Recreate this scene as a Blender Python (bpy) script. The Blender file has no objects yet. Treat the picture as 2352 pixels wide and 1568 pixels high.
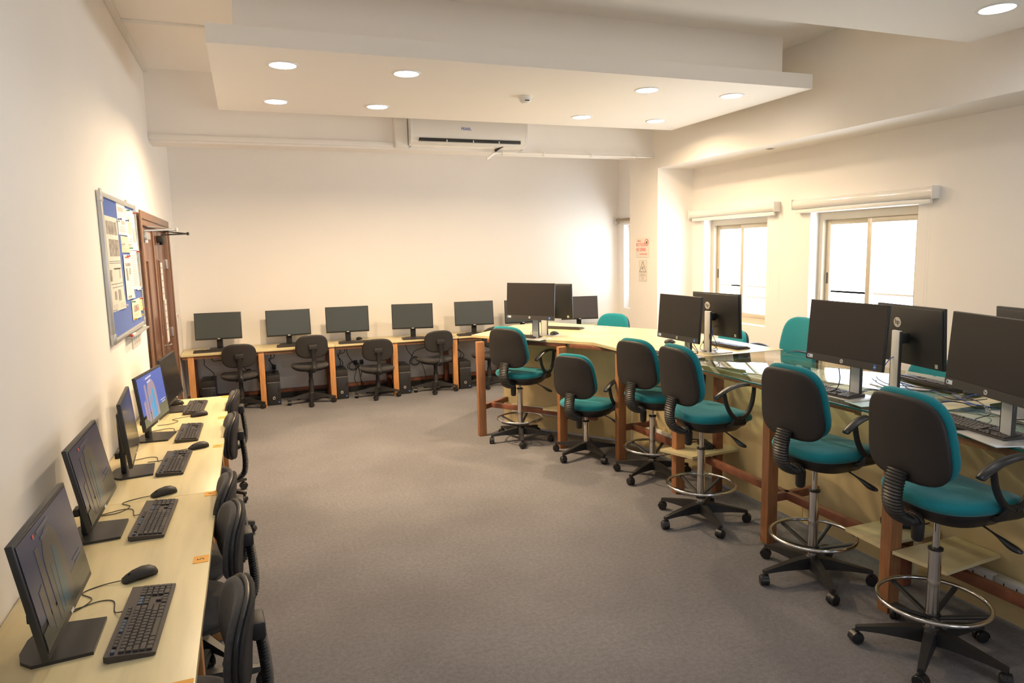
import bpy, bmesh, math, random
from mathutils import Vector, Matrix
random.seed(7)
PI = math.pi
R = math.radians
S = bpy.context.scene
C = S.collection

# ------------------------------------------------------------------ camera, world, exposure
YAW, PITCH, ROLL, CAM_H, FPX = 0.360360, 0.131384, -0.0226050, 1.85, 1594.157
def camera():
    cd = bpy.data.cameras.new('camera'); co = bpy.data.objects.new('camera', cd); C.objects.link(co)
    cd.sensor_width = 36.0; cd.lens = FPX/2352*36.0; cd.clip_start = .02; cd.clip_end = 200
    f = Vector((math.sin(YAW)*math.cos(PITCH), math.cos(YAW)*math.cos(PITCH), -math.sin(PITCH)))
    r0 = Vector((math.cos(YAW), -math.sin(YAW), 0)); u0 = r0.cross(f)
    r = r0*math.cos(ROLL)+u0*math.sin(ROLL); u = -r0*math.sin(ROLL)+u0*math.cos(ROLL)
    m = Matrix((r, u, -f)).transposed().to_4x4(); m.translation = (0, 0, CAM_H)
    co.matrix_world = m
    S.camera = co
camera()
S.view_settings.view_transform = 'Standard'; S.view_settings.look = 'None'
S.view_settings.gamma = 1; S.view_settings.use_curve_mapping = False
S.view_settings.exposure = 0.24
LAMP_FAR_W, LAMP_NEAR_W = (9.5, 54.0), 1.6
LAMP_FAR_COL, LAMP_NEAR_COL = (1.0, .74, .45), (.90, .94, 1.0)
SKY_COL, GROUND_COL, SKY_STR = (.33, .39, .48), (.94, .97, 1.0), 12.5
w = bpy.data.worlds.new('sky'); S.world = w; w.use_nodes = True
_nt = w.node_tree; bg = _nt.nodes['Background']; bg.inputs[1].default_value = SKY_STR
_tc = _nt.nodes.new('ShaderNodeTexCoord'); _sx = _nt.nodes.new('ShaderNodeSeparateXYZ'); _cr = _nt.nodes.new('ShaderNodeValToRGB')
_nt.links.new(_tc.outputs['Generated'], _sx.inputs[0]); _mr = _nt.nodes.new('ShaderNodeMapRange'); _mr.inputs[1].default_value = -1; _mr.inputs[2].default_value = 1
_nt.links.new(_sx.outputs['Z'], _mr.inputs[0]); _nt.links.new(_mr.outputs[0], _cr.inputs[0]); _nt.links.new(_cr.outputs[0], bg.inputs[0])
# pale sunlit ground below the horizon, hazy white sky above
_cr.color_ramp.elements[0].position = .47; _cr.color_ramp.elements[0].color = (*GROUND_COL, 1)
_cr.color_ramp.elements[1].position = .51; _cr.color_ramp.elements[1].color = (*SKY_COL, 1)
S.cycles.max_bounces = 14; S.cycles.diffuse_bounces = 8; S.cycles.glossy_bounces = 5
S.cycles.transparent_max_bounces = 16; S.cycles.sample_clamp_indirect = 6.0
S.cycles.caustics_reflective = False; S.cycles.caustics_refractive = False

# ------------------------------------------------------------------ materials
MATS = {}
def new_mat(name):
    m = bpy.data.materials.new(name); m.use_nodes = True; MATS[name] = m
    nt = m.node_tree; return m, nt, nt.nodes['Principled BSDF']
def mat(name, col, rough=.5, metal=0., spec=.5, var=0., vscale=20., bump=0., bscale=200., stretch=None, emit=None, estr=0., coat=0., sheen=0.):
    m, nt, b = new_mat(name)
    b.inputs['Base Color'].default_value = (*col, 1); b.inputs['Roughness'].default_value = rough
    b.inputs['Metallic'].default_value = metal; b.inputs['Specular IOR Level'].default_value = spec
    b.inputs['Coat Weight'].default_value = coat; b.inputs['Sheen Weight'].default_value = sheen
    if emit: b.inputs['Emission Color'].default_value = (*emit, 1); b.inputs['Emission Strength'].default_value = estr
    if var or bump:
        tc = nt.nodes.new('ShaderNodeTexCoord'); mp = nt.nodes.new('ShaderNodeMapping')
        nt.links.new(tc.outputs['Object'], mp.inputs[0])
        if stretch: mp.inputs['Scale'].default_value = stretch
    if var:
        n = nt.nodes.new('ShaderNodeTexNoise'); n.inputs['Scale'].default_value = vscale; n.inputs['Detail'].default_value = 5
        nt.links.new(mp.outputs[0], n.inputs['Vector'])
        cr = nt.nodes.new('ShaderNodeValToRGB'); nt.links.new(n.outputs['Fac'], cr.inputs[0])
        cr.color_ramp.elements[0].position = .3; cr.color_ramp.elements[1].position = .7
        cr.color_ramp.elements[0].color = (*[c*(1-var) for c in col], 1); cr.color_ramp.elements[1].color = (*[min(1, c*(1+var)) for c in col], 1)
        nt.links.new(cr.outputs[0], b.inputs['Base Color'])
    if bump:
        n2 = nt.nodes.new('ShaderNodeTexNoise'); n2.inputs['Scale'].default_value = bscale; n2.inputs['Detail'].default_value = 3
        nt.links.new(mp.outputs[0], n2.inputs['Vector'])
        bp = nt.nodes.new('ShaderNodeBump'); bp.inputs['Strength'].default_value = bump; bp.inputs['Distance'].default_value = .004
        nt.links.new(n2.outputs['Fac'], bp.inputs['Height']); nt.links.new(bp.outputs[0], b.inputs['Normal'])
    return m
def glass_mat(name, tint, ior=1.5, rough=0.0):
    m = bpy.data.materials.new(name); m.use_nodes = True; nt = m.node_tree; nt.nodes.clear(); MATS[name] = m
    o = nt.nodes.new('ShaderNodeOutputMaterial'); mx = nt.nodes.new('ShaderNodeMixShader')
    t = nt.nodes.new('ShaderNodeBsdfTransparent'); t.inputs[0].default_value = (*tint, 1)
    g = nt.nodes.new('ShaderNodeBsdfGlossy'); g.inputs['Roughness'].default_value = rough
    f = nt.nodes.new('ShaderNodeFresnel'); f.inputs[0].default_value = ior
    ge = nt.nodes.new('ShaderNodeNewGeometry'); iv = nt.nodes.new('ShaderNodeMath'); iv.operation = 'SUBTRACT'; iv.inputs[0].default_value = 1
    nt.links.new(ge.outputs['Backfacing'], iv.inputs[1]); ml = nt.nodes.new('ShaderNodeMath'); ml.operation = 'MULTIPLY'
    nt.links.new(f.outputs[0], ml.inputs[0]); nt.links.new(iv.outputs[0], ml.inputs[1])
    nt.links.new(ml.outputs[0], mx.inputs[0]); nt.links.new(t.outputs[0], mx.inputs[1]); nt.links.new(g.outputs[0], mx.inputs[2])
    nt.links.new(mx.outputs[0], o.inputs[0]); return m

PAINT = mat('cream_wall_paint', (.86, .832, .80), .75, spec=.25, var=.012, vscale=1.5, bump=.04, bscale=120)
PAINTW = mat('ceiling_paint', (.90, .87, .83), .8, spec=.2, var=.01, vscale=1.2, bump=.03, bscale=120)
SOFFIT = mat('soffit_paint', (.89, .86, .82), .7, spec=.2, var=.01, vscale=1.0)
BEIGEP = mat('white_trunking', (.82, .80, .76), .45, spec=.4, var=.01, vscale=3)
def carpet():
    m, nt, b = new_mat('grey_brown_carpet')
    b.inputs['Roughness'].default_value = .97; b.inputs['Specular IOR Level'].default_value = .1; b.inputs['Sheen Weight'].default_value = .15
    tc = nt.nodes.new('ShaderNodeTexCoord')
    def noise(s, d): n = nt.nodes.new('ShaderNodeTexNoise'); n.inputs['Scale'].default_value = s; n.inputs['Detail'].default_value = d; nt.links.new(tc.outputs['Object'], n.inputs['Vector']); return n
    a = noise(1.1, 4); f = noise(260, 3); g = noise(45, 4)
    r1 = nt.nodes.new('ShaderNodeValToRGB'); nt.links.new(a.outputs['Fac'], r1.inputs[0])
    r1.color_ramp.elements[0].position = .38; r1.color_ramp.elements[1].position = .62
    r1.color_ramp.elements[0].color = (.158, .151, .157, 1); r1.color_ramp.elements[1].color = (.196, .188, .195, 1)
    mr = nt.nodes.new('ShaderNodeMapRange'); mr.inputs[1].default_value = .3; mr.inputs[2].default_value = .7; mr.inputs[3].default_value = .62; mr.inputs[4].default_value = 1.35
    nt.links.new(f.outputs['Fac'], mr.inputs[0])
    mr2 = nt.nodes.new('ShaderNodeMapRange'); mr2.inputs[1].default_value = .35; mr2.inputs[2].default_value = .65; mr2.inputs[3].default_value = .88; mr2.inputs[4].default_value = 1.1
    nt.links.new(g.outputs['Fac'], mr2.inputs[0])
    mu = nt.nodes.new('ShaderNodeMath'); mu.operation = 'MULTIPLY'; nt.links.new(mr.outputs[0], mu.inputs[0]); nt.links.new(mr2.outputs[0], mu.inputs[1])
    mx = nt.nodes.new('ShaderNodeVectorMath'); mx.operation = 'SCALE'; nt.links.new(r1.outputs[0], mx.inputs[0]); nt.links.new(mu.outputs[0], mx.inputs['Scale'])
    nt.links.new(mx.outputs[0], b.inputs['Base Color'])
    bp = nt.nodes.new('ShaderNodeBump'); bp.inputs['Strength'].default_value = .5; bp.inputs['Distance'].default_value = .006
    nt.links.new(f.outputs['Fac'], bp.inputs['Height']); nt.links.new(bp.outputs[0], b.inputs['Normal'])
    return m
CARPET = carpet()
def maple(name, stretch, col=(.69, .59, .34)):
    m, nt, b = new_mat(name); b.inputs['Roughness'].default_value = .33; b.inputs['Specular IOR Level'].default_value = .55
    tc = nt.nodes.new('ShaderNodeTexCoord'); mp = nt.nodes.new('ShaderNodeMapping'); mp.inputs['Scale'].default_value = stretch
    nt.links.new(tc.outputs['Object'], mp.inputs[0])
    n = nt.nodes.new('ShaderNodeTexNoise'); n.inputs['Scale'].default_value = 2.2; n.inputs['Detail'].default_value = 8; n.inputs['Distortion'].default_value = .4
    nt.links.new(mp.outputs[0], n.inputs['Vector'])
    r = nt.nodes.new('ShaderNodeValToRGB'); e = r.color_ramp.elements
    e[0].position = .3; e[0].color = (*[c*.86 for c in col], 1); e[1].position = .72; e[1].color = (*[min(1, c*1.08) for c in col], 1)
    k = e.new(.5); k.color = (*col, 1)
    nt.links.new(n.outputs['Fac'], r.inputs[0]); nt.links.new(r.outputs[0], b.inputs['Base Color'])
    return m
MAPLE = maple('pale_maple_laminate', (6, .7, 6))
MAPLEX = maple('pale_maple_laminate_crosswise', (.7, 6, 6))
MAPLEV = maple('maple_panel', (1.2, 1.2, .5), (.80, .66, .36))
EDGE = mat('desk_edge_banding', (.70, .62, .36), .35)
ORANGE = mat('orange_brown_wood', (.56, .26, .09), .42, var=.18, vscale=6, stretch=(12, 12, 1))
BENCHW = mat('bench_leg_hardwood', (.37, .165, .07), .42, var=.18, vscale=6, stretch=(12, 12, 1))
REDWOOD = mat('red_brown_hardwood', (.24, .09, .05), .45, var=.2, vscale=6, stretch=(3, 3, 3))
BROWNEDGE = mat('brown_edge_strip', (.28, .13, .06), .5)
BLACKP = mat('black_plastic', (.022, .021, .021), .42, spec=.5, bump=.05, bscale=600)
BLACKS = mat('black_satin_plastic', (.018, .018, .019), .33, spec=.5)
BLACKM = mat('charcoal_shell_plastic', (.030, .027, .026), .52, spec=.35, bump=.08, bscale=500)
GREYFAB = mat('dark_grey_fabric', (.062, .058, .057), .95, spec=.15, var=.15, vscale=60, bump=.3, bscale=500, sheen=.2)
TEAL = mat('teal_fabric', (.012, .215, .262), .9, spec=.15, var=.06, vscale=80, bump=.2, bscale=700, sheen=.25)
CHROME = mat('chrome_steel', (.72, .70, .68), .16, metal=1.0)
STEEL = mat('brushed_silver', (.62, .62, .60), .34, metal=.75)
SILVER = mat('silver_plastic', (.74, .75, .74), .4, metal=.0, spec=.5)
ALU = mat('aluminium_frame', (.58, .60, .61), .35, metal=.6)
SCREEN = mat('dark_glossy_screen', (.012, .013, .016), .18, spec=.55)
SCREENM = mat('matte_screen', (.062, .074, .076), .36, spec=.5)
SCREENH = mat('black_screen', (.028, .024, .022), .42, spec=.4)
MONB = mat('monitor_black', (.026, .025, .025), .4, spec=.5)
MONG = mat('monitor_charcoal', (.055, .050, .048), .42, spec=.5)
KEYB = mat('keyboard_body', (.060, .050, .048), .5, spec=.4)
KEYC = mat('keycap_black', (.042, .037, .036), .42, spec=.45)
KEYCB = mat('keycap_with_blue_legend', (.05, .075, .12), .45)
WHITE = mat('white_plastic', (.80, .80, .78), .35, spec=.5)
WGLOSS = mat('glossy_white_plastic', (.82, .80, .77), .12, spec=.6, coat=.4)
PAPER = mat('white_paper', (.78, .76, .74), .8)
PAPERT = mat('tan_paper', (.70, .55, .42), .8)
PAPERY = mat('yellow_paper', (.75, .68, .32), .8)
NEWS = mat('newsprint', (.66, .63, .58), .85, var=.05, vscale=40)
INKG = mat('grey_print', (.30, .28, .26), .8, var=.45, vscale=25)
INKL = mat('light_grey_print', (.45, .43, .41), .8)
INKR = mat('red_print', (.75, .12, .08), .7)
INKB = mat('black_print', (.06, .06, .06), .7)
BLUEF = mat('blue_felt', (.045, .115, .44), .95, spec=.1, bump=.2, bscale=400, sheen=.3)
PINR = mat('red_pin', (.6, .04, .05), .3); PING = mat('green_pin', (.03, .3, .14), .3); PINB = mat('blue_pin', (.04, .1, .5), .3); PINY = mat('yellow_pin', (.8, .55, .05), .3)
DOORW = mat('door_brown_veneer', (.17, .075, .052), .24, spec=.55, var=.15, vscale=4, stretch=(4, 4, .6))
DOORF = mat('door_frame_wood', (.23, .13, .085), .28, spec=.5, var=.12, vscale=5, stretch=(3, 3, .8))
GLASSD = mat('dark_door_glass', (.03, .035, .03), .06, spec=.8)
CREAMF = mat('cream_aluminium', (.62, .545, .42), .35, metal=.1, spec=.5)
STICKER = mat('orange_sticker', (.82, .40, .06), .6)
BLUES = mat('blue_sticker', (.04, .17, .55), .5)
STICKW = mat('pale_sticker', (.70, .74, .80), .5)
STICKG = mat('grey_green_sticker', (.50, .52, .44), .6)
BLUECAB = mat('blue_network_cable', (.025, .11, .42), .45)
BLACKC = mat('black_cable', (.015, .015, .015), .5)
GREYC = mat('grey_cable', (.35, .34, .33), .5)
LOGO = mat('silver_logo', (.78, .76, .72), .3, metal=.2)
PALETEAL = mat('pale_teal_reflection', (.50, .66, .66), .5)  # flat colour imitating a bright reflection in the bench glass
GLASSW = glass_mat('window_glass', (.97, .98, .98), 1.35)
GLASST = glass_mat('green_table_glass', (.80, .90, .87), 1.7, 0.0)
GLASSE = mat('glass_green_edge', (.02, .13, .11), .15, spec=.8)
DIFFUS = mat('lit_lamp_diffuser', (1, 1, 1), .5, emit=(1, .97, .93), estr=14.0)
CONCR = mat('outside_parapet', (.16, .12, .08), .9)
GREYD = mat('dark_speaker_glass', (.02, .02, .02), .3)
WP_SKY = mat('screen_blue', (.02, .03, .1), .3, emit=(.085, .12, .36), estr=1.0)
WP_TAN = mat('screen_mauve', (.05, .04, .04), .3, emit=(.32, .24, .28), estr=1.0)
WP_TEAL = mat('screen_teal', (.02, .06, .1), .3, emit=(.05, .30, .52), estr=1.0)
WP_TXT = mat('screen_text', (.1, .1, .1), .3, emit=(.5, .5, .6), estr=1.0)
WP_OLIVE = mat('screen_olive', (.05, .05, .03), .3, emit=(.11, .11, .07), estr=1.0)
WD_SKY = mat('dim_screen_navy', (.02, .022, .035), .22, emit=(.018, .020, .034), estr=1.0)
WD_TAN = mat('dim_screen_tan', (.022, .020, .017), .22, emit=(.036, .031, .026), estr=1.0)
WD_TEAL = mat('dim_screen_teal', (.02, .03, .03), .22, emit=(.018, .038, .044), estr=1.0)
WD_TXT = mat('dim_screen_text', (.03, .03, .03), .22, emit=(.04, .037, .04), estr=1.0)

# ------------------------------------------------------------------ mesh builder
class MB:
    def __init__(s): s.v = []; s.f = []; s.m = []; s.mi = 0
    def add(s, vs, fs, M=None):
        o = len(s.v)
        s.v += [tuple(M @ Vector(p)) if M is not None else tuple(p) for p in vs]
        s.f += [tuple(i+o for i in q) for q in fs]; s.m += [s.mi]*len(fs); return s
    def mat(s, i): s.mi = i; return s
    def box(s, x0, x1, y0, y1, z0, z1, bev=0., M=None):
        if x0 > x1: x0, x1 = x1, x0
        if y0 > y1: y0, y1 = y1, y0
        if z0 > z1: z0, z1 = z1, z0
        if bev <= 0:
            v = [(x0,y0,z0),(x1,y0,z0),(x1,y1,z0),(x0,y1,z0),(x0,y0,z1),(x1,y0,z1),(x1,y1,z1),(x0,y1,z1)]
            return s.add(v, [(3,2,1,0),(4,5,6,7),(0,1,5,4),(1,2,6,5),(2,3,7,6),(3,0,4,7)], M)
        bev = min(bev, (x1-x0)*.45, (y1-y0)*.45, (z1-z0)*.45)
        bm = bmesh.new(); bmesh.ops.create_cube(bm, size=1)
        for q in bm.verts: q.co = Vector(((x0+x1)/2+q.co.x*(x1-x0), (y0+y1)/2+q.co.y*(y1-y0), (z0+z1)/2+q.co.z*(z1-z0)))
        bmesh.ops.bevel(bm, geom=bm.edges[:]+bm.verts[:], offset=bev, segments=2, profile=.5, affect='EDGES')
        bm.verts.index_update(); v = [tuple(q.co) for q in bm.verts]; f = [tuple(a.index for a in q.verts) for q in bm.faces]
        bm.free(); return s.add(v, f, M)
    def loft(s, rings, caps=True, closed=False, M=None):
        n = len(rings[0]); v = [p for r in rings for p in r]; f = []
        m = len(rings)
        for i in range(m if closed else m-1):
            a = i*n; b = ((i+1) % m)*n
            for j in range(n): f.append((a+j, a+(j+1) % n, b+(j+1) % n, b+j))
        if caps and not closed: f.append(tuple(reversed(range(n)))); f.append(tuple(range((m-1)*n, m*n)))
        return s.add(v, f, M)
    def lathe(s, prof, n=16, M=None):
        return s.loft([[(r*math.cos(2*PI*k/n), r*math.sin(2*PI*k/n), z) for k in range(n)] for r, z in prof], M=M)
    def cyl(s, x, y, z0, z1, r, n=16, r2=None, M=None):
        T = Matrix.Translation((x, y, 0)); T = (M @ T) if M is not None else T
        return s.lathe([(r, z0), (r if r2 is None else r2, z1)], n, T)
    def tube(s, pts, r, n=8, ry=None, up=(0, 0, 1), closed=False, M=None):
        pts = [Vector(p) for p in pts]; m = len(pts); rings = []; up = Vector(up); prev = None
        for i, p in enumerate(pts):
            if closed: t = pts[(i+1) % m]-pts[i-1]
            else: t = pts[min(i+1, m-1)]-pts[max(i-1, 0)]
            t = t.normalized() if t.length > 1e-9 else Vector((0, 0, 1))
            a = up if prev is None else prev
            a = a - t*a.dot(t)
            if a.length < 1e-4: a = Vector((1, 0, 0)) - t*t.x
            a.normalize(); b = t.cross(a); prev = a if ry is None else None
            rr = r[i] if isinstance(r, (list, tuple)) else r
            r2 = rr if ry is None else (ry[i] if isinstance(ry, (list, tuple)) else ry)
            rings.append([tuple(p + a*(rr*math.cos(2*PI*k/n)) + b*(r2*math.sin(2*PI*k/n))) for k in range(n)])
        return s.loft(rings, closed=closed, M=M)
    def prism(s, poly, z0, z1, M=None):
        return s.loft([[(x, y, z0) for x, y in poly], [(x, y, z1) for x, y in poly]], M=M)
    def torus(s, R_, r, z, n=40, k=10, M=None):
        return s.tube([(R_*math.cos(2*PI*i/n), R_*math.sin(2*PI*i/n), z) for i in range(n)], r, k, closed=True, M=M)
    def mesh(s, name, mats, smooth=40):
        me = bpy.data.meshes.new(name); me.from_pydata(s.v, [], s.f)
        for m in (mats if isinstance(mats, (list, tuple)) else [mats]): me.materials.append(m)
        if any(s.m): me.polygons.foreach_set('material_index', s.m)
        me.validate(); 
        bm = bmesh.new(); bm.from_mesh(me); bmesh.ops.recalc_face_normals(bm, faces=bm.faces); bm.to_mesh(me); bm.free()
        if smooth:
            me.polygons.foreach_set('use_smooth', [True]*len(me.polygons)); me.set_sharp_from_angle(angle=R(smooth))
        me.update(); return me
def superell(a, b, n=28, e=3.0, wide=None):
    out = []
    for k in range(n):
        t = 2*PI*k/n; c_, s_ = math.cos(t), math.sin(t)
        x = a*math.copysign(abs(c_)**(2/e), c_); y = b*math.copysign(abs(s_)**(2/e), s_)
        if wide: x *= 1+wide*(-y/b)
        out.append((x, y))
    return out
def cat(pts, k=5):
    P = [Vector(p) for p in pts]; out = []
    for i in range(len(P)-1):
        a = P[max(i-1, 0)]; b = P[i]; c_ = P[i+1]; d = P[min(i+2, len(P)-1)]
        for j in range(k):
            t = j/k; out.append(.5*((2*b)+(c_-a)*t+(2*a-5*b+4*c_-d)*t*t+(3*b-a-3*c_+d)*t**3))
    out.append(P[-1]); return out

# ------------------------------------------------------------------ objects
def obj(name, me, parent=None, loc=None, rot=None, label=None, kind=None):
    o = bpy.data.objects.new(name, me); C.objects.link(o)
    if parent is not None: o.parent = parent
    if loc: o.location = loc
    if rot: o.rotation_euler = rot
    if label: o['label'] = label
    if kind: o['kind'] = kind
    return o
def part(name, mb, mats, parent=None, smooth=40, **k): return obj(name, mb.mesh(name, mats, smooth), parent, **k)
def tag(o, label, cat_, group=None):
    o['label'] = label; o['category'] = cat_
    if group: o['group'] = group
    return o
def thing(name, label, cat_, loc=(0, 0, 0), rz=0., group=None):
    o = bpy.data.objects.new(name, None); C.objects.link(o); o.location = loc; o.rotation_euler = (0, 0, rz); o.empty_display_size = .1
    return tag(o, label, cat_, group)
def struct_empty(name, loc=(0, 0, 0)):
    o = bpy.data.objects.new(name, None); C.objects.link(o); o.location = loc; o['kind'] = 'structure'; return o
def struct(name, mb, mats, parent=None, smooth=30):
    o = part(name, mb, mats, parent, smooth)
    if parent is None: o['kind'] = 'structure'
    return o
def kids(o): return [c for c in CH.get(o.name, [])]
def copy_tree(o, loc, rz, label):
    r = o.copy(); C.objects.link(r); r.location = loc; r.rotation_euler = (0, 0, rz); r['label'] = label
    for c in list(o.children):
        d = c.copy(); C.objects.link(d); d.parent = r
        for g in list(c.children): h = g.copy(); C.objects.link(h); h.parent = d
    return r
_tcache = {}
def text_mesh(txt, size, mat_, ext=.0006, sx=1.0):
    key = (txt, size, mat_.name, ext, sx)
    if key in _tcache: return _tcache[key]
    cu = bpy.data.curves.new('lettering', 'FONT'); cu.body = txt; cu.size = size; cu.align_x = 'CENTER'; cu.align_y = 'CENTER'; cu.extrude = ext; cu.resolution_u = 3
    to = bpy.data.objects.new('tmp', cu); C.objects.link(to); dg = bpy.context.evaluated_depsgraph_get(); dg.update()
    me = bpy.data.meshes.new_from_object(to.evaluated_get(dg)); bpy.data.objects.remove(to); bpy.data.curves.remove(cu)
    if sx != 1.0:
        for v in me.vertices: v.co.x *= sx
    me.materials.clear(); me.materials.append(mat_); _tcache[key] = me; return me

# ================================================================== THE ROOM
XL, XR, YB, YF = -.80, 5.30, 9.40, -3.00      # left wall, window wall, back wall, wall behind the camera
ZC = 3.63
XP, ZBEAM = 4.785, 2.80
YBM, ZBM, KB = 7.62, 2.95, .876
struct('floor', MB().box(XL-.2, XR+.25, YF-.2, YB+.2, -.12, 0), CARPET)
struct('ceiling', MB().box(XL-.2, XR+.25, YF-.2, YB+.2, ZC, ZC+.15), PAINTW)
struct('wall_back', MB().box(XL-.2, XR+.25, YB, YB+.2, 0, ZC), PAINT)
FILL_WINS = [(1.0, 2.2, .95, 2.1), (3.0, 4.2, .95, 2.1)]  # unseen windows added behind the camera for soft frontal fill light
fw = MB(); xs = [XL-.2, 1.0, 2.2, 3.0, 4.2, XR+.25]
for i in (0, 2, 4): fw.box(xs[i], xs[i+1], YF-.2, YF, 0, ZC)
for a, b, z0, z1 in FILL_WINS: fw.box(a, b, YF-.2, YF, 0, z0); fw.box(a, b, YF-.2, YF, z1, ZC)
struct('wall_front', fw, PAINT)
for k, (a, b, z0, z1) in enumerate(FILL_WINS):
    r = struct_empty('window_%d' % (k+4), (a, YF, z0)); W_, H_ = b-a, z1-z0  # added fill window, out of view
    fr = MB()
    for q in ((0, .05, 0, H_), (W_-.05, W_, 0, H_), (W_/2-.03, W_/2+.03, 0, H_), (.05, W_-.05, 0, .05), (.05, W_-.05, H_-.05, H_)): fr.box(q[0], q[1], -.14, -.08, q[2], q[3])
    part('window_frame', fr, CREAMF, r)
    for u in (.05, W_/2+.03): part('pane', MB().box(u, u+W_/2-.08, -.115, -.11, .05, H_-.05), GLASSW, r)
    ld = bpy.data.lights.new('window_portal', 'AREA'); ld.shape = 'RECTANGLE'; ld.size = W_; ld.size_y = H_; ld.cycles.is_portal = True
    lo = bpy.data.objects.new('window_portal', ld); C.objects.link(lo); lo.location = ((a+b)/2, YF-.19, (z0+z1)/2); lo.rotation_euler = (R(90), 0, 0)
# left wall with door opening
DY0, DY1, DZ = 6.36, 8.45, 2.19
lw = MB(); lw.box(XL-.2, XL, YF, DY0, 0, ZC); lw.box(XL-.2, XL, DY1, YB, 0, ZC); lw.box(XL-.2, XL, DY0, DY1, DZ, ZC)
struct('wall_left', lw, PAINT)
# window wall: openings (y0,y1,z0,z1)
WINS = [(8.25, 9.22, .93, 2.18), (6.14, 7.26, .93, 2.16), (4.32, 5.52, .93, 2.15)]
rw = MB(); ys = [YF]+sorted(sum([[a, b] for a, b, _, _ in WINS], []))+[YB]
for i in range(0, len(ys), 2): rw.box(XR, XR+.25, ys[i], ys[i+1], 0, ZC)
for a, b, z0, z1 in WINS: rw.box(XR, XR+.25, a, b, 0, z0); rw.box(XR, XR+.25, a, b, z1, ZC)
struct('wall_right', rw, PAINT)
struct('beam_window_side', MB().box(XP, XR, YF, YBM+.3, ZBEAM, ZC), PAINT)
struct('pillar', MB().box(XP+.003, XR, 7.502, 8.17, 0, ZC-.001), PAINT)
struct('beam_back', MB().box(XL, XP, YBM, YBM+.3, ZBM, ZC), PAINT)
# small square conduit strips
struct('trim_2', MB().box(XL, XL+.045, YF, YBM, ZC-.03, ZC, .004), BEIGEP)
struct('trim_3', MB().box(XL+.045, .02, 6.13, 6.16, ZC-.018, ZC, .003), BEIGEP)
struct('trim_4', MB().box(XL, 1.575, YBM-.03, YBM, ZBM+.02, ZBM+.072, .004), BEIGEP)
# skirting on the back wall, brown strip over a black base
struct('baseboard_back', MB().box(XL, XR, YB-.02, YB, .075, .125, .003), REDWOOD)
sk = MB().box(XL, XR, YB-.035, YB, 0, .075); struct('trim_5', sk, GREYD)
struct('baseboard_left', MB().box(XL, XL+.015, YF, DY0-.06, 0, .09, .003), REDWOOD)
struct('baseboard_right', MB().box(XR-.015, XR, YF, 7.5, 0, .09, .003), REDWOOD)

# hanging plasterboard slabs with an upper box
def slab(x0, x1, y0, y1, name, top=True):
    m = MB().box(x0, x1, y0, y1, 3.15, 3.268)
    if top: m.box(x0+.165, x1-.115, y0+.24, y1-.24, 3.268, ZC)
    return struct(name, m, SOFFIT)
slab(-.143, 4.60, 4.82, 6.93, 'ceiling_soffit_far')
slab(-.143, 4.61, 1.33, 3.44, 'ceiling_soffit_near')

# downlights
def make_downlight(label, x, y, z, warm, W):
    t = thing('ceiling_downlight', label, 'ceiling light', (x, y, z), 0, 'round recessed downlights in the hanging ceiling slabs')
    part('trim_ring', MB().loft([[(r*math.cos(2*PI*k/36), r*math.sin(2*PI*k/36), zz) for k in range(36)] for r, zz in ((.108, 0), (.105, -.006), (.090, -.006), (.088, .0))], caps=False), WHITE, t)
    part('diffuser', MB().lathe([(.089, -.0005), (.089, -.004)], 36), DIFFUS, t)
    ld = bpy.data.lights.new('downlight_lamp', 'AREA'); ld.shape = 'DISK'; ld.size = .17; ld.spread = R(162); ld.energy = W; ld.color = warm
    lo = bpy.data.objects.new('downlight_lamp', ld); C.objects.link(lo); lo.parent = t; lo.location = (0, 0, -.012)
LX, LYF, LYN = (.325, 1.19, 3.23, 4.09), (5.23, 6.45), (2.90, 1.80)
where = ['nearest the left wall', 'second from the left wall', 'third from the left wall', 'nearest the window beam']
for j, y in enumerate(LYF):
    for i, x in enumerate(LX):
        make_downlight('round lit downlight in far ceiling slab, %s row, %s' % (('front', 'back')[j], where[i]), x, y, 3.15, LAMP_FAR_COL, LAMP_FAR_W[j]*(.78, 1.5, .85, .38)[i])
for j, y in enumerate(LYN):
    for i, x in enumerate(LX):
        make_downlight('large lit downlight in near ceiling slab, %s row, %s' % (('far', 'near')[j], where[i]), x, y, 3.15, LAMP_NEAR_COL, LAMP_NEAR_W)
t = thing('recessed_spotlight', 'small unlit round spotlight recessed in the beam above the windows', 'ceiling light', (5.0, 5.78, ZBEAM))
part('trim_ring', MB().lathe([(.045, .0), (.045, -.004), (.03, -.004)], 20), STEEL, t)
part('lens', MB().lathe([(.03, -.003), (.028, -.006)], 16), GREYD, t)
t = thing('smoke_detector', 'white round smoke detector under the far ceiling slab', 'smoke detector', (2.33, 5.73, 3.15))
part('mount', MB().lathe([(.062, 0), (.062, -.012), (.052, -.02)], 28), WHITE, t)
part('body', MB().lathe([(.048, -.018), (.050, -.034), (.036, -.052), (.018, -.056)], 28), WHITE, t)
part('vent', MB().box(-.02, .02, -.052, -.044, -.044, -.036), GREYD, t)

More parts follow.
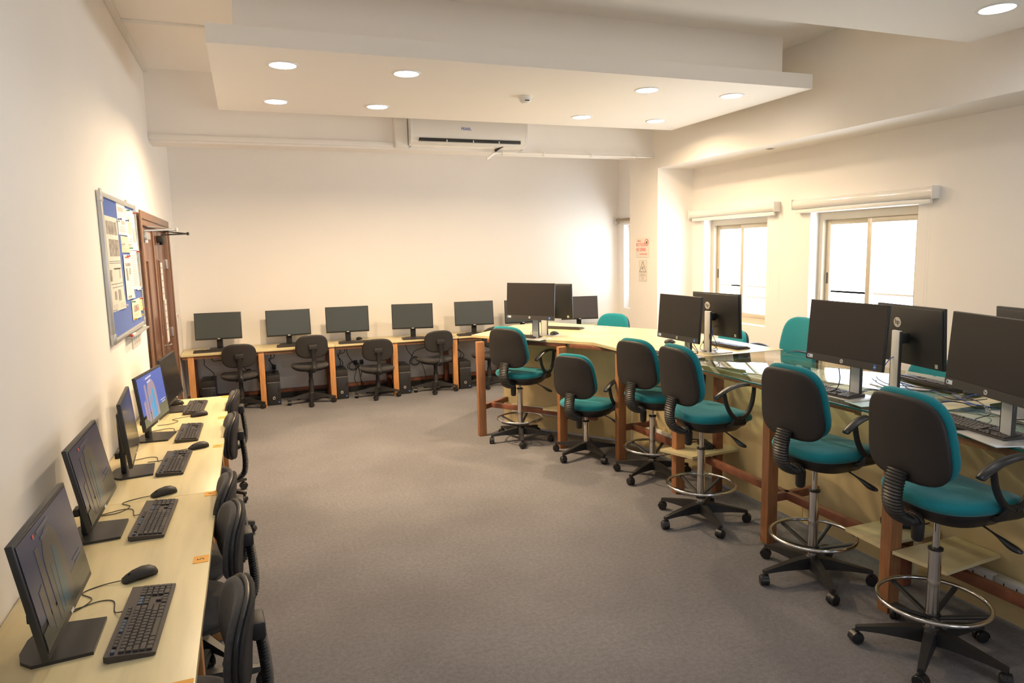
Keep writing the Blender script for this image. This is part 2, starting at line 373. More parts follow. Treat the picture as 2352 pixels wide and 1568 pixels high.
# windows
def window(n, y0, y1, z0, z1, frame=True):
    r = struct_empty('window_%d' % n, (XR, y0, z0))
    W, H, X = y1-y0, z1-z0, .11
    fr = MB(); t = .055
    fr.box(X, X+.09, 0, t, 0, H); fr.box(X, X+.09, W-t, W, 0, H); fr.box(X, X+.09, t, W-t, 0, t+.02); fr.box(X, X+.09, t, W-t, H-.075, H)
    part('window_frame', fr, CREAMF, r)
    for k in range(2):
        a = t+.005 if k == 0 else W/2-.02; b = W/2+.02 if k == 0 else W-t-.005; xo = X+.012+.035*k
        s_ = MB(); q = .05
        s_.box(xo, xo+.028, a, a+q, t+.02, H-.075, .003); s_.box(xo, xo+.028, b-q, b, t+.02, H-.075, .003)
        s_.box(xo, xo+.028, a+q, b-q, t+.02, t+.02+q, .003); s_.box(xo, xo+.028, a+q, b-q, H-.075-q, H-.075, .003)
        sa = part('sash', s_, CREAMF, r)
        part('pane', MB().box(xo+.012, xo+.016, a+q, b-q, t+.02+q, H-.075-q), GLASSW, sa)
        if k == 1: part('latch', MB().box(xo-.006, xo, b-.032, b-.018, H*.42, H*.42+.11, .002), GREYD, sa)
    part('window_sill', MB().box(-.0, .11, 0, W, -.001, .012, .003), PAINT, r)
    bar = MB()
    for zz in (.22, .36): bar.box(.9, .92, -.6, W+.6, zz, zz+.02)
    part('outside_railing', bar, CONCR, r)
    return r
for i, wn in enumerate(WINS): window(i+1, *wn)
for i, (a, b, z0, z1) in enumerate(WINS):
    ld = bpy.data.lights.new('window_portal', 'AREA'); ld.shape = 'RECTANGLE'; ld.size = z1-z0; ld.size_y = b-a; ld.cycles.is_portal = True
    lo = bpy.data.objects.new('window_portal', ld); C.objects.link(lo); lo.location = (XR+.24, (a+b)/2, (z0+z1)/2); lo.rotation_euler = (0, R(90), 0)

# roller blinds
def blind(y0, y1, z, label):
    t = thing('roller_blind', label, 'blind', (XR, y0, z), 0, 'white roller blinds rolled up above the windows')
    L = y1-y0; n = 16
    prof = [(0, -.045), (0, .05)] + [(-.045-.042*math.sin(PI*k/10), .002+.048*math.cos(PI*k/10)) for k in range(0, 11)]
    part('cassette', MB().loft([[(x, y, zz) for x, zz in prof] for y in (.012, L-.012)]), WGLOSS, t)
    for nm, y in (('end_cap', 0), ('end_cap', L-.012)):
        part(nm, MB().box(-.092, 0, y, y+.012, -.05, .055, .006), BEIGEP, t)
    part('fabric_hem', MB().box(-.06, -.03, .04, L-.04, -.085, -.05, .004), WHITE, t)
    ch = MB()
    for dx in (0, .022):
        for k in range(50):
            ch.lathe([(.0005, -.0025), (.0026, 0), (.0005, .0025)], 6, Matrix.Translation((-.10+dx*1.5, .02, -.06-k*.018)))
        ch.tube([(-.10+dx*1.5, .02, -.05), (-.10+dx*1.5, .02, -.95)], .0009, 4)
    o = part('bead_chain', ch, WHITE, t); o['kind'] = 'stuff'
blind(5.94, 7.47, 2.235, 'white roller blind over the window beside the pillar, rolled up')
blind(4.13, 5.70, 2.235, 'longer glossy white roller blind over the middle window, rolled up')
t = thing('roller_blind', 'rolled blind over the narrow window behind the pillar, seen brownish', 'blind', (XR, 8.20, 2.245), 0, 'white roller blinds rolled up above the windows')
part('roll_tube', MB().tube([(-.035, .02, 0), (-.035, 1.15, 0)], .028, 14), mat('taupe_blind_fabric', (.32, .25, .17), .6), t)
for y in (.0, 1.15): part('bracket', MB().box(-.07, 0, y, y+.02, -.035, .04, .003), STEEL, t)

# ------------------------------------------------------------------ double door
d = struct_empty('door_1', (XL, DY0, 0)); DW = DY1-DY0
fr = MB(); fr.box(-.12, .02, 0, .07, 0, DZ, .004); fr.box(-.12, .02, DW-.07, DW, 0, DZ, .004); fr.box(-.12, .02, .07, DW-.07, DZ-.07, DZ, .004)
fr.box(.02, .032, -.045, .02, 0, DZ+.045, .004); fr.box(.02, .032, DW-.02, DW+.045, 0, DZ+.045, .004); fr.box(.02, .032, .02, DW-.02, DZ-.02, DZ+.045, .004)
part('door_frame', fr, DOORF, d)
mid = DW/2-.02
for k, (a, b) in enumerate(((.075, mid-.004), (mid+.004, DW-.075))):
    s0, s1 = (a+.30, a+.45) if k == 0 else (a+.20, a+.35)
    lf = MB(); lf.box(-.06, -.015, a, s0, .005, DZ-.075, .002); lf.box(-.06, -.015, s1, b, .005, DZ-.075, .002)
    lf.box(-.06, -.015, s0, s1, .005, .35); lf.box(-.06, -.015, s0, s1, 1.82, DZ-.075)
    leaf = part('door_leaf', lf, DOORW, d)
    part('vision_pane', MB().box(-.045, -.035, s0, s1, .35, 1.82), GLASSD, leaf)
    bd = MB()
    for u in (s0-.012, s1): bd.box(-.02, -.006, u, u+.012, .34, 1.83, .002)
    bd.box(-.02, -.006, s0, s1, .338, .35, .002); bd.box(-.02, -.006, s0, s1, 1.82, 1.832, .002)
    part('glazing_bead', bd, DOORF, leaf)
    hx = b-.012 if k else a
    for zz in (.25, 1.05, 1.78):
        hm = MB().box(-.015, -.008, hx-.03, hx+.012, zz-.05, zz+.05, .002)
        for q in range(5): hm.cyl(-.004, hx+.010, zz-.05+q*.02+.001, zz-.05+q*.02+.018, .008, 8)
        part('hinge', hm, STEEL, leaf)
    cb = MB().box(-.015, .045, a+(.06 if k == 0 else .30), a+(.30 if k == 0 else .54), 2.0, 2.065, .01)
    cb.cyl(.02, a+(.12 if k == 0 else .40), 1.975, 2.0, .022, 14)
    part('door_closer', cb, (STEEL, BLACKM)[k], leaf)
    y0 = a+(.12 if k == 0 else .40)
    ar = MB().tube([(.02, y0, 2.075), (.26, y0+.06, 2.085)], .008, 6); ar.tube([(.26, y0+.06, 2.085), (.03, y0+.14, 2.115)], .006, 6); ar.cyl(.26, y0+.06, 2.07, 2.10, .012, 10)
    part('closer_arm', ar, (STEEL, BLACKM)[k], leaf)
part('meeting_strip', MB().box(-.015, -.004, mid-.03, mid+.03, .01, DZ-.08, .003), DOORF, d)
hd = MB().box(-.015, -.006, mid+.06, mid+.10, .84, 1.10, .003); hd.tube([(-.01, mid+.08, 1.0), (.045, mid+.08, 1.0), (.05, mid+.10, 1.0), (.05, mid+.21, 1.0), (.03, mid+.22, 1.0)], .009, 8)
part('door_handle', hd, CHROME, d)
for yy, z0, z1 in ((mid+.42, 1.42, 1.80), (mid+.52, .98, 1.42)):
    sh = part('door_notice', MB().box(-.0145, -.0125, yy, yy+.18, z0, z1), PAPER, d)
    g = MB()
    for q in range(5): g.box(-.0125, -.012, yy+.02, yy+.14, z1-.06-q*.065, z1-.045-q*.065)
    part('print', g, INKL, sh)
# plates on the left wall
t = thing('switch_plate', 'pale twin switch plate on the left wall below the noticeboard', 'switch', (XL, 5.72, 1.27))
part('plate', MB().box(0, .008, -.19, .19, -.06, .05, .003), BEIGEP, t)
for y in (-.12, -.02, .08): part('rocker', MB().box(.008, .012, y, y+.045, -.035, .025, .002), WHITE, t)
t = thing('call_point', 'small white call point with red mark beside the double door', 'call point', (XL, 8.66, 1.17))
part('housing', MB().box(0, .03, -.045, .045, -.06, .06, .005), WHITE, t)
part('red_mark', MB().box(.03, .032, -.03, .03, 0, .04), INKR, t, label='red mark')
t = thing('wall_panel', 'tall pale plate on the left wall near the back corner', 'wall plate', (XL, 8.72, 1.62))
part('plate', MB().box(0, .006, -.09, .09, -.25, .25, .003), BEIGEP, t)
part('screw', MB().cyl(0, 0, 0, .004, .006, 8, M=Matrix.Translation((.006, 0, .22)) @ Matrix.Rotation(R(90), 4, 'Y')), STEEL, t)

# ------------------------------------------------------------------ noticeboard
BX = XL+.005
t = thing('noticeboard', 'blue felt noticeboard with aluminium frame on the left wall', 'noticeboard', (XL, 4.73, 1.335))
BW, BH = 1.38, .915
part('felt_panel', MB().box(.002, .014, .02, BW-.02, .02, BH-.02), BLUEF, t)
for nm, a in (('frame_rail', (0, BW, 0, .03)), ('frame_rail', (0, BW, BH-.03, BH)), ('frame_stile', (0, .045, .03, BH-.03)), ('frame_stile', (BW-.03, BW, .03, BH-.03))):
    part(nm, MB().box(0, .026, a[0], a[1], a[2], a[3], .004), ALU, t)
for y, z in ((0, 0), (0, BH-.06), (BW-.06, 0), (BW-.06, BH-.06)):
    part('corner_cap', MB().box(0, .029, y-.002, y+.06, z-.002, z+.062, .005), STEEL, t)
for y in (.10, 1.05): part('hanging_clip', MB().box(0, .012, y, y+.05, BH, BH+.022, .003), STEEL, t)
part('pen_tray', MB().box(0, .06, .55, 1.30, -.02, -.008, .003), ALU, t)
mk = MB().tube([(XL+.04, 5.30, 1.332), (XL+.04, 5.42, 1.332)], .009, 10); mk.mi = 1; mk.tube([(XL+.04, 5.265, 1.332), (XL+.04, 5.30, 1.332)], .0095, 10)
tag(part('marker_pen', mk, [WHITE, INKR]), 'white marker pen with red cap on the noticeboard tray', 'pen')
SX = XL+.0145
def sheet(name, label, q, m_, marks, pins, lift=0.):
    # q: y0,y1,z0,z1 ; marks: (u0,u1,v0,v1,mat) in 0..1 from top left
    y0, y1, z0, z1 = q; n = 6; mb = MB(); rings = []
    vs = []; fs = []
    for i in range(n+1):
        for j in range(n+1):
            u, v = i/n, j/n; vs.append((SX+.0008+lift+.006*math.sin(PI*u)*math.sin(PI*v)+(.010*(v**4)*(u**2) if j else 0), y0+(y1-y0)*u, z1-(z1-z0)*v))
    for i in range(n):
        for j in range(n): a = i*(n+1)+j; fs.append((a, a+1, a+n+2, a+n+1))
    mb.add(vs, fs)
    t = thing(name, label, 'paper', (0, 0, 0), 0, 'papers pinned to the blue noticeboard')
    part('page', mb, m_, t)
    for k, (u0, u1, v0, v1, mm) in enumerate(marks):
        pv = []; nn = 3
        for i in range(nn+1):
            for j in range(nn+1):
                u = u0+(u1-u0)*i/nn; v = v0+(v1-v0)*j/nn
                pv.append((SX+.0016+lift+.006*math.sin(PI*u)*math.sin(PI*v)+.010*(v**4)*(u**2), y0+(y1-y0)*u, z1-(z1-z0)*v))
        part('print', MB().add(pv, [(i*(nn+1)+j, i*(nn+1)+j+1, (i+1)*(nn+1)+j+1, (i+1)*(nn+1)+j) for i in range(nn) for j in range(nn)]), mm, t)
    for u, v, pm in pins:
        M = Matrix.Translation((SX+.002+lift, y0+(y1-y0)*u, z1-(z1-z0)*v)) @ Matrix.Rotation(R(90), 4, 'Y')
        part('pin', MB().lathe([(.006, 0), (.004, .004), (.0035, .014), (.007, .017), (.006, .021)], 10, M), pm, t)
    return t
lines = lambda u0, u1, v0, n, dv, m_=INKL: [(u0, u1, v0+k*dv, v0+k*dv+dv*.35, m_) for k in range(n)]
sheet('newspaper_page', 'large newspaper page with grey pictures on the noticeboard', (4.84, 5.28, 1.522, 2.113), NEWS,
      [(.06, .9, .05, .19, INKG), (.15, .95, .24, .42, INKG), (.05, .95, .47, .475, INKB), (.05, .95, .49, .495, INKB), (.3, .9, .545, .56, INKB), (.02, .15, .56, .68, INKG), (.72, .85, .56, .66, INKL), (.05, .95, .71, .715, INKB), (.1, .95, .745, .75, INKB), (.22, .38, .79, .88, INKG), (.5, .7, .78, .9, INKG)]+lines(.06, .4, .93, 3, .02)+lines(.6, .95, .93, 3, .02), [(.95, .03, WHITE), (.05, .98, WHITE), (.97, .97, WHITE)])
sheet('notice_sheet', 'white sheet with faint grey heading at top of noticeboard', (5.31, 5.66, 2.01, 2.222), PAPER, [(.1, .7, .12, .26, INKL), (.35, .75, .55, .66, INKL)]+lines(.1, .8, .75, 3, .06), [(.06, .52, PINB), (.95, .5, PINB)])
sheet('notice_sheet', 'wide white sheet with drawing at top right of noticeboard', (5.67, 6.09, 1.908, 2.205), PAPER, [(.15, .4, .2, .62, PAPERT), (.55, .85, .45, .8, INKL), (.5, .9, .2, .22, INKL)]+lines(.1, .4, .72, 4, .06), [(.15, .04, PING), (.85, .05, PINR), (.1, .95, PING)])
sheet('notice_sheet', 'tan sheet on the noticeboard below the top middle sheet', (5.37, 5.69, 1.89, 2.003), PAPERT, lines(.15, .8, .3, 4, .12, PAPER), [(.05, .5, WHITE), (.95, .5, WHITE)])
sheet('notice_sheet', 'white printed list hanging in the middle of noticeboard', (5.38, 5.68, 1.567, 1.876), PAPER, [(.2, .8, .04, .08, INKR), (.15, .9, .19, .26, INKG), (.15, .32, .30, .58, INKG), (.55, .8, .30, .45, INKG), (.2, .6, .92, .97, INKG)]+lines(.35, .5, .32, 8, .03), [(.5, .03, PINR)], .004)
sheet('notice_sheet', 'white text sheet with dark margin at right of noticeboard', (5.71, 6.09, 1.61, 1.905), PAPER, [(.78, .98, .03, .93, INKG)]+lines(.1, .6, .12, 14, .055), [(.1, .97, PINB), (.9, .97, PINB), (.9, .02, PINR)])
sheet('notice_sheet', 'small cream sheet with photo near bottom right of noticeboard', (5.56, 5.93, 1.41, 1.552), mat('cream_paper', (.74, .70, .56), .8), [(.15, .8, .28, .62, INKG), (.4, .6, .42, .55, INKR)]+lines(.15, .8, .7, 3, .07), [(.05, .06, PING), (.08, .93, PINY), (.95, .9, PINY)], .003)
sheet('notice_slip', 'narrow yellow slip at right edge of noticeboard', (5.95, 6.08, 1.45, 1.548), PAPERY, lines(.2, .8, .3, 4, .15), [(.3, .05, PINR), (.8, .92, PINR)])

# pillar notices
def pillar_notice(name, label, y0, y1, z0, z1, build):
    t = thing(name, label, 'sign', (XP, (y0+y1)/2, (z0+z1)/2), 0, None)
    w2, h2 = (y1-y0)/2, (z1-z0)/2
    part('sheet', MB().box(-.0015, 0, -w2, w2, -h2, h2), mat('laminated_'+name, (.80, .74, .68), .5), t)
    build(t, w2, h2)
def txt(t, s, size, m_, y, z, sx=1.0):
    o = obj('lettering', text_mesh(s, size, m_, .0004, sx), t); o.matrix_local = Matrix.Translation((-.0022, y, z)) @ Matrix(((0, 0, -1, 0), (-1, 0, 0, 0), (0, 1, 0, 0), (0, 0, 0, 1)))
    return o
def build_food(t, w2, h2):
    txt(t, 'Please...', .035, INKR, .07, .085, .9); txt(t, 'NO FOOD', .062, INKR, .045, .035, .75); txt(t, 'NO DRINK', .062, INKR, .035, -.028, .75); txt(t, 'ALLOWED HERE', .028, INKR, -.02, -.085, .85)
    M = Matrix.Translation((-.002, -.10, .065)) @ Matrix.Rotation(R(90), 4, 'Y')
    part('prohibition_ring', MB().torus(.04, .004, 0, 28, 6, M).box(-.034, .034, -.003, .003, -.0005, .0005, M=M @ Matrix.Rotation(R(45), 4, 'Z')), INKR, t)
    part('cup_symbol', MB().box(-.0025, -.0018, -.112, -.098, .045, .08).box(-.0025, -.0018, -.095, -.085, .05, .075), INKB, t)
pillar_notice('no_food_notice', 'red lettered no food no drink notice on the pillar', 7.69, 8.00, 1.715, 1.965, build_food)
def build_cam(t, w2, h2):
    M = Matrix.Translation((-.002, 0, .03)) @ Matrix(((0, 0, -1, 0), (-1, 0, 0, 0), (0, 1, 0, 0), (0, 0, 0, 1)))
    tri = [(-.075, -.05, 0), (.075, -.05, 0), (0, .085, 0)]
    part('warning_triangle', MB().tube(tri, .004, 6, up=(0, 0, 1), closed=True, M=M), INKB, t)
    part('camera_symbol', MB().box(-.03, .015, -.006, .014, -.0006, .0006, M=M @ Matrix.Rotation(R(35), 4, 'Z')).box(-.004, .03, -.032, -.026, -.0006, .0006, M=M).box(-.004, .002, -.032, .0, -.0006, .0006, M=M), INKG, t)
    part('border', MB().tube([(-.085, -.155, 0), (.085, -.155, 0), (.085, .095, 0), (-.085, .095, 0)], .0015, 4, up=(0, 0, 1), closed=True, M=M), INKL, t)
    txt(t, 'THIS AREA IS', .02, INKL, 0, -.052); txt(t, 'MONITORED BY', .02, INKL, 0, -.072); txt(t, 'This area is', .016, INKL, 0, -.096); txt(t, 'Safe', .018, INKL, 0, -.116)
pillar_notice('camera_notice', 'grey warning notice with camera in triangle on the pillar', 7.735, 7.935, 1.41, 1.69, build_cam)

# ------------------------------------------------------------------ air conditioner and its trunking
t = thing('air_conditioner', 'white split air conditioner with open louvre on the back beam', 'air conditioner', (1.95*KB, YBM, ZBM))
t.scale = (KB, KB, KB)
L = 1.52
prof = [(0, .36), (-.20, .36), (-.225, .33), (-.235, .16), (-.225, .10), (-.19, .055), (-.10, .03), (0, .03)]
b_ = MB().loft([[(x, y, z) for y, z in prof] for x in (0.015, L-.015)])
part('casing', b_, WGLOSS, t)
for x in (0, L-.03): part('side_cap', MB().loft([[(xx, y*1.01, z) for y, z in prof] for xx in (x, x+.03)]), WHITE, t)
part('outlet_slot', MB().box(.10, L-.10, -.232, -.16, .075, .115, M=None), GREYD, t)
lv = MB(); Ml = Matrix.Translation((0, -.225, .075)) @ Matrix.Rotation(R(28), 4, 'X'); lv.box(.10, L-.11, -.035, .035, -.004, .004, .002, M=Ml)
part('louvre', lv, WHITE, t)
for x in (.44, .78, 1.12): part('louvre_bracket', MB().box(x, x+.012, -.245, -.20, .06, .10, .002), WHITE, t)
o = obj('brand_lettering', text_mesh('PEARL', .048, mat('blue_lettering', (.05, .10, .42), .5), .0008, 1.0), t, loc=(.70, -.2335, .235), rot=(R(91.5), 0, 0), label='blue PEARL lettering')
part('indicator', MB().box(.715, .73, -.2335, -.229, .305, .315), LOGO, t)
tag(part('duct_cover', MB().box(1.565, 1.70, YBM-.09, YBM, ZBM+.012, ZC, .006), BEIGEP), 'white boxed duct cover left of the air conditioner', 'duct cover')
t = thing('drain_pipe', 'white drain pipe running right from the air conditioner', 'pipe', (3.06*KB, YBM-.045, ZBM-.012))
t.scale = (KB, KB, KB)
part('pipe', MB().tube([(0.05, 0, 0), (2.40, 0, 0)], .014, 8), BEIGEP, t)
part('hose', MB().tube(cat([(.10, -.10, .07), (.07, -.08, .06), (.02, -.02, .02)]), .017, 10), BLACKC, t, label='black hose')
part('elbow', MB().tube(cat([(.05, 0, 0), (0, -.01, -.01), (-.06, -.02, -.055), (-.10, -.02, -.08)]), .018, 8), BEIGEP, t)
for x in (.12, .7, 1.4, 2.1): part('pipe_clip', MB().box(x, x+.02, -.02, .055, -.02, .02, .003), WHITE, t)

# ================================================================== FURNITURE
DZT = .72
def desk_unit(name, label, group, x0, x1, y0, y1, legs, long_axis):
    # legs: positions along the long axis of each leg frame
    t = thing(name, label, 'desk', ((x0+x1)/2, (y0+y1)/2, 0), 0, group)
    ox, oy = (x0+x1)/2, (y0+y1)/2
    part('tabletop', MB().box(x0-ox, x1-ox, y0-oy, y1-oy, DZT-.024, DZT, .0015), MAPLE if long_axis == 'y' else MAPLEX, t)
    for p in legs:
        if long_axis == 'x':
            a = p-ox
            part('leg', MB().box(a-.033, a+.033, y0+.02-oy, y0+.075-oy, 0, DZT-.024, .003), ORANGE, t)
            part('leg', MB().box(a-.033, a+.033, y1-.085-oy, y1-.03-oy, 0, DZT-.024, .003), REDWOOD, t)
            part('crossbar', MB().box(a-.015, a+.015, y0+.075-oy, y1-.085-oy, DZT-.10, DZT-.03, .002), REDWOOD, t)
        else:
            a = p-oy
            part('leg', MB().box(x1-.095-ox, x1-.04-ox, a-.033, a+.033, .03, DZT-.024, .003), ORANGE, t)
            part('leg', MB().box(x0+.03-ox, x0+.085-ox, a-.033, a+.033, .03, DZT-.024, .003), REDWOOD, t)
            part('foot_rail', MB().box(x0+.02-ox, x1-.02-ox, a-.035, a+.035, 0, .05, .003), ORANGE, t)
    if long_axis == 'x': part('apron', MB().box(x0+.01-ox, x1-.01-ox, y0+.03-oy, y0+.05-oy, DZT-.062, DZT-.024, .002), BROWNEDGE, t)
    else: part('apron', MB().box(x1-.05-ox, x1-.03-ox, y0+.01-oy, y1-.01-oy, DZT-.062, DZT-.024, .002), BROWNEDGE, t)
    return t
desk_unit('computer_desk', 'long maple desk along the left wall, far length ending by the door', 'desks along the walls', -.795, -.205, 3.56, 6.05, (3.62, 4.37, 5.15, 5.98), 'y')
desk_unit('computer_desk', 'long maple desk along the left wall, near length at the picture edge', 'desks along the walls', -.795, -.205, .70, 3.557, (.9, 1.75, 2.62, 3.5), 'y')
BX0, BY0 = -.79, 8.82
desk_unit('computer_desk', 'maple desk along the back wall, length in the left corner', 'desks along the walls', BX0, .96, BY0, 9.385, (-.69, .087, .92), 'x')
desk_unit('computer_desk', 'maple desk along the back wall, middle length with two monitors', 'desks along the walls', .963, 2.56, BY0, 9.385, (1.715, 2.52), 'x')
desk_unit('computer_desk', 'maple desk along the back wall, length behind the bench corner', 'desks along the walls', 2.563, 4.14, BY0, 9.385, (3.32, 4.10), 'x')
desk_unit('computer_desk', 'maple desk end in the alcove behind the pillar', 'desks along the walls', 4.143, 5.28, BY0, 9.385, (4.3, 5.2,), 'x')

# number stickers on the left desk
for k, (y, n) in enumerate(((6.0, '1'), (5.22, '2'), (4.43, '3'), (3.53, '4'), (2.75, '5'), (1.912, ''))):
    t = thing('number_sticker', ['orange sticker numbered one on the far corner of left desk', 'orange sticker numbered two on the left desk edge', 'orange sticker numbered three on the left desk edge', 'orange sticker numbered four on the left desk at the joint', 'orange sticker numbered five on the left desk edge', 'orange sticker on the left desk edge at the bottom of the frame'][k], 'sticker', (-.236, y, DZT))
    part('tag', MB().box(-.027, .027, -.032, .032, 0, .0015), STICKER, t)
    if n: obj('numeral', text_mesh(n, .036, INKB, .0003), t, loc=(0, 0, .0018), rot=(0, 0, R(90)))
for k, x in enumerate((-.10, .82, 1.62, 2.50)):
    tag(part('desk_tag', MB().box(x-.03, x+.03, BY0+.03, BY0+.08, DZT, DZT+.0015), BROWNEDGE), 'small brown tag on the back desk edge, ' + ['nearest the left corner', 'second from the left corner', 'third from the left corner', 'fourth from the left corner'][k], 'sticker', 'brown tags on the back desk')

# ------------------------------------------------------------------ monitors
def monitor(name, label, group, loc, yaw, face_z, tilt, w_, h_, style='plain', screen=SCREEN, base_off=(0, 0), back_logo=False, pic=None):
    """face centre above loc; local -Y is the viewing side"""
    t = thing(name, label, 'monitor', loc, yaw, group)
    z = face_z-loc[2]; Mt = Matrix.Translation((0, 0, z)) @ Matrix.Rotation(-tilt, 4, 'X')
    W2, H2 = w_/2, h_/2
    cs = MB().box(-W2, W2, 0, .018, -H2, H2, .003, M=Mt); cs.box(-W2*.62, W2*.62, .012, .042, -H2*.72, H2*.62, .012, M=Mt) if style == 'plain' else cs.box(-W2*.97, W2*.97, .015, .026, -H2*.95, H2*.95, .008, M=Mt)
    ca = part('casing', cs, MONB, t)
    if style == 'plain':
        bz = .009; bb = .018
        sc = part('screen', MB().box(-W2+bz, W2-bz, -.0012, .001, -H2+bb, H2-bz, M=Mt), screen, t)
        part('logo_badge', MB().box(-.014, .014, -.0018, 0, -H2+.004, -H2+.013, M=Mt), LOGO, t)
        # neck and base
        nk = MB().box(-.035, .035, .035, .062, .01, z+.02, .008); nk.box(-.05, .05, .03, .06, z-.05, z+.05, .01)
        part('neck', nk, MONB, t)
        bs = [(-.105, -.09), (.105, -.09), (.12, .06), (.085, .095), (.04, .108), (-.04, .108), (-.085, .095), (-.12, .06)]
        part('stand_base', MB().prism([(x+base_off[0], y+base_off[1]) for x, y in bs], 0, .010), MONB, t)
        part('cable_clip', MB().box(-.03, .03, .062, .085, .09, .12, .004), BLACKP, t)
    else:
        sc = part('screen', MB().box(-W2+.004, W2-.004, -.0012, .001, -H2+.042, H2-.004, M=Mt), screen, t)
        part('chin', MB().box(-W2+.002, W2-.002, -.002, .001, -H2+.002, -H2+.0405, M=Mt), MONG, t)
        cm = MB().lathe([(.011, 0), (.011, .0012)], 20, Mt @ Matrix.Translation((0, -.002, -H2+.021)) @ Matrix.Rotation(R(90), 4, 'X'))
        part('front_emblem', cm, LOGO, t)
        o = obj('emblem_lettering', text_mesh('hp', .015, MONG, .0003), t); o.matrix_local = Mt @ Matrix.Translation((0, -.0036, -H2+.022)) @ Matrix.Rotation(R(90), 4, 'X')
        s1 = MB().box(-W2+.024, -W2+.056, -.003, -.002, -H2+.012, -H2+.031, M=Mt); s1.lathe([(.0105, 0), (.0105, .0012)], 16, Mt @ Matrix.Translation((-W2+.025, -.002, -H2+.0215)) @ Matrix.Rotation(R(90), 4, 'X'))
        part('corner_sticker', s1, STICKW, t, label='white and blue corner sticker')
        part('seal_print', MB().lathe([(.006, 0), (.006, .0018)], 14, Mt @ Matrix.Translation((-W2+.025, -.002, -H2+.0215)) @ Matrix.Rotation(R(90), 4, 'X')), BLUES, t)
        part('processor_sticker', MB().box(W2-.055, W2-.037, -.003, -.002, -H2+.010, -H2+.034, M=Mt), BLUES, t, label='small blue sticker')
        part('sticker_print', MB().box(W2-.052, W2-.040, -.0034, -.003, -H2+.018, -H2+.022, M=Mt), STICKW, t)
        # silver column, arm, plate
        part('column', MB().box(-.032, .032, .085, .104, .004, z+.03, .004), SILVER, t)
        part('column_edge', MB().box(-.037, -.0322, .086, .103, .004, z+.025, .001).box(.0322, .037, .086, .103, .004, z+.025, .001), MONG, t)
        part('arm', MB().box(-.03, .03, .035, .09, z-.045, z+.015, .006), BLACKP, t)
        part('stand_base', MB().box(-.13, .13, -.05, .16, 0, .006, .002), STEEL, t)
        if back_logo:
            lm = Mt @ Matrix.Translation((.09, .0185, H2*.42)) @ Matrix.Rotation(R(-90), 4, 'X')
            # emblem on the rear casing above the bulge
            part('rear_emblem', MB().lathe([(.030, 0), (.030, .0015)], 28, Mt @ Matrix.Translation((.085, .0255, H2*.40)) @ Matrix.Rotation(R(-90), 4, 'X')), LOGO, t, label='round silver hp emblem')
            o = obj('emblem_lettering', text_mesh('hp', .042, MONB, .0006, .9), t); o.matrix_local = Mt @ Matrix.Translation((.085, .0275, H2*.40+.002)) @ Matrix(((-1, 0, 0, 0), (0, 0, 1, 0), (0, 1, 0, 0), (0, 0, 0, 1))) @ Matrix.Rotation(0, 4, 'Z') @ Matrix.Shear('XY', 4, (.0, .0))
            part('rear_sticker', MB().box(-W2+.035, -W2+.055, .0255, .0272, -H2+.012, -H2+.034, M=Mt), STICKG, t)
    if pic:
        sky, tan, teal, tx, ol = pic
        y_ = -.0020
        def poly(pts, m_, nm, dy=0):
            part(nm, MB().loft([[(x, y_-dy, zz) for x, zz in pts], [(x, y_-dy-.0002, zz) for x, zz in pts]], M=Mt), m_, sc, smooth=0)
        poly([(-W2+.012, -H2+.09), (W2-.012, -H2+.09), (W2-.012, H2-.012), (-W2+.012, H2-.012)], sky, 'picture_sky')
        poly([(-W2+.012, -H2+.02), (W2-.012, -H2+.02), (W2-.012, -H2+.11), (-W2+.012, -H2+.07)], ol, 'picture_ground', .0006)
        arch = [(-.02+.085*math.cos(a)*1.0, .02+.10*math.sin(a)) for a in [PI*k/12 for k in range(13)]]
        poly(arch+[(-.105, -.13), (.065, -.12)], tan, 'picture_arch', .0012)
        poly([(-.16, -.13), (-.12, -.13), (-.12, .10), (-.15, .10)], tan, 'picture_tower', .0012)
        poly([(-.205, -.10), (-.165, -.12), (-.165, .01), (-.205, .0)], tan, 'picture_block', .0012)
        poly([(-.05, -.12), (.015, -.115), (.012, .05), (-.02, .06)], teal, 'picture_banner', .0018)
        poly([(-.075, -.125), (-.055, -.12), (-.05, .02), (-.07, .02)], teal, 'picture_stripe', .0018)
        poly([(-.10, .125), (.02, .13), (.02, .14), (-.10, .135)], tx, 'picture_caption', .0018)
        poly([(-.08, .10), (-.01, .105), (-.01, .115), (-.08, .11)], tx, 'picture_caption', .0018)
        poly([(.12, -.05), (.22, -.05), (.22, -.045), (.12, -.045)], tx, 'picture_caption', .0018)
        poly([(.14, -.065), (.21, -.065), (.21, -.06), (.14, -.06)], tx, 'picture_caption', .0018)
        poly([(-.135, .125), (-.125, .125), (-.125, .137), (-.135, .137)], INKR, 'picture_mark', .0018)
    return t
LW_, LH_ = .538, .33
GL = 'desktop monitors on the left wall desk'
dimp = (WD_SKY, WD_TAN, WD_TEAL, WD_TXT, mat('dim_screen_olive', (.02, .02, .015), .22, emit=(.022, .021, .014), estr=1.0)); litp = (WP_SKY, WP_TAN, WP_TEAL, WP_TXT, WP_OLIVE)
monitor('desktop_monitor', 'nearest whole monitor on left desk, dim picture, beside number 5 sticker', GL, (-.578, 2.287, DZT), R(90), .973, R(9), LW_, LH_, pic=dimp)
monitor('desktop_monitor', 'left desk monitor with dim picture, second from the camera, by number 4 sticker', GL, (-.645, 3.20, DZT), R(90), .985, R(10), LW_, LH_, pic=dimp)
monitor('desktop_monitor', 'left desk monitor turned edge on, blank screen mirroring the desk', GL, (-.63, 4.065, DZT), R(94), .979, R(5), LW_, LH_)
monitor('desktop_monitor', 'left desk monitor showing a bright blue picture', GL, (-.605, 4.81, DZT), R(81.5), .985, R(6), LW_, LH_, pic=litp)
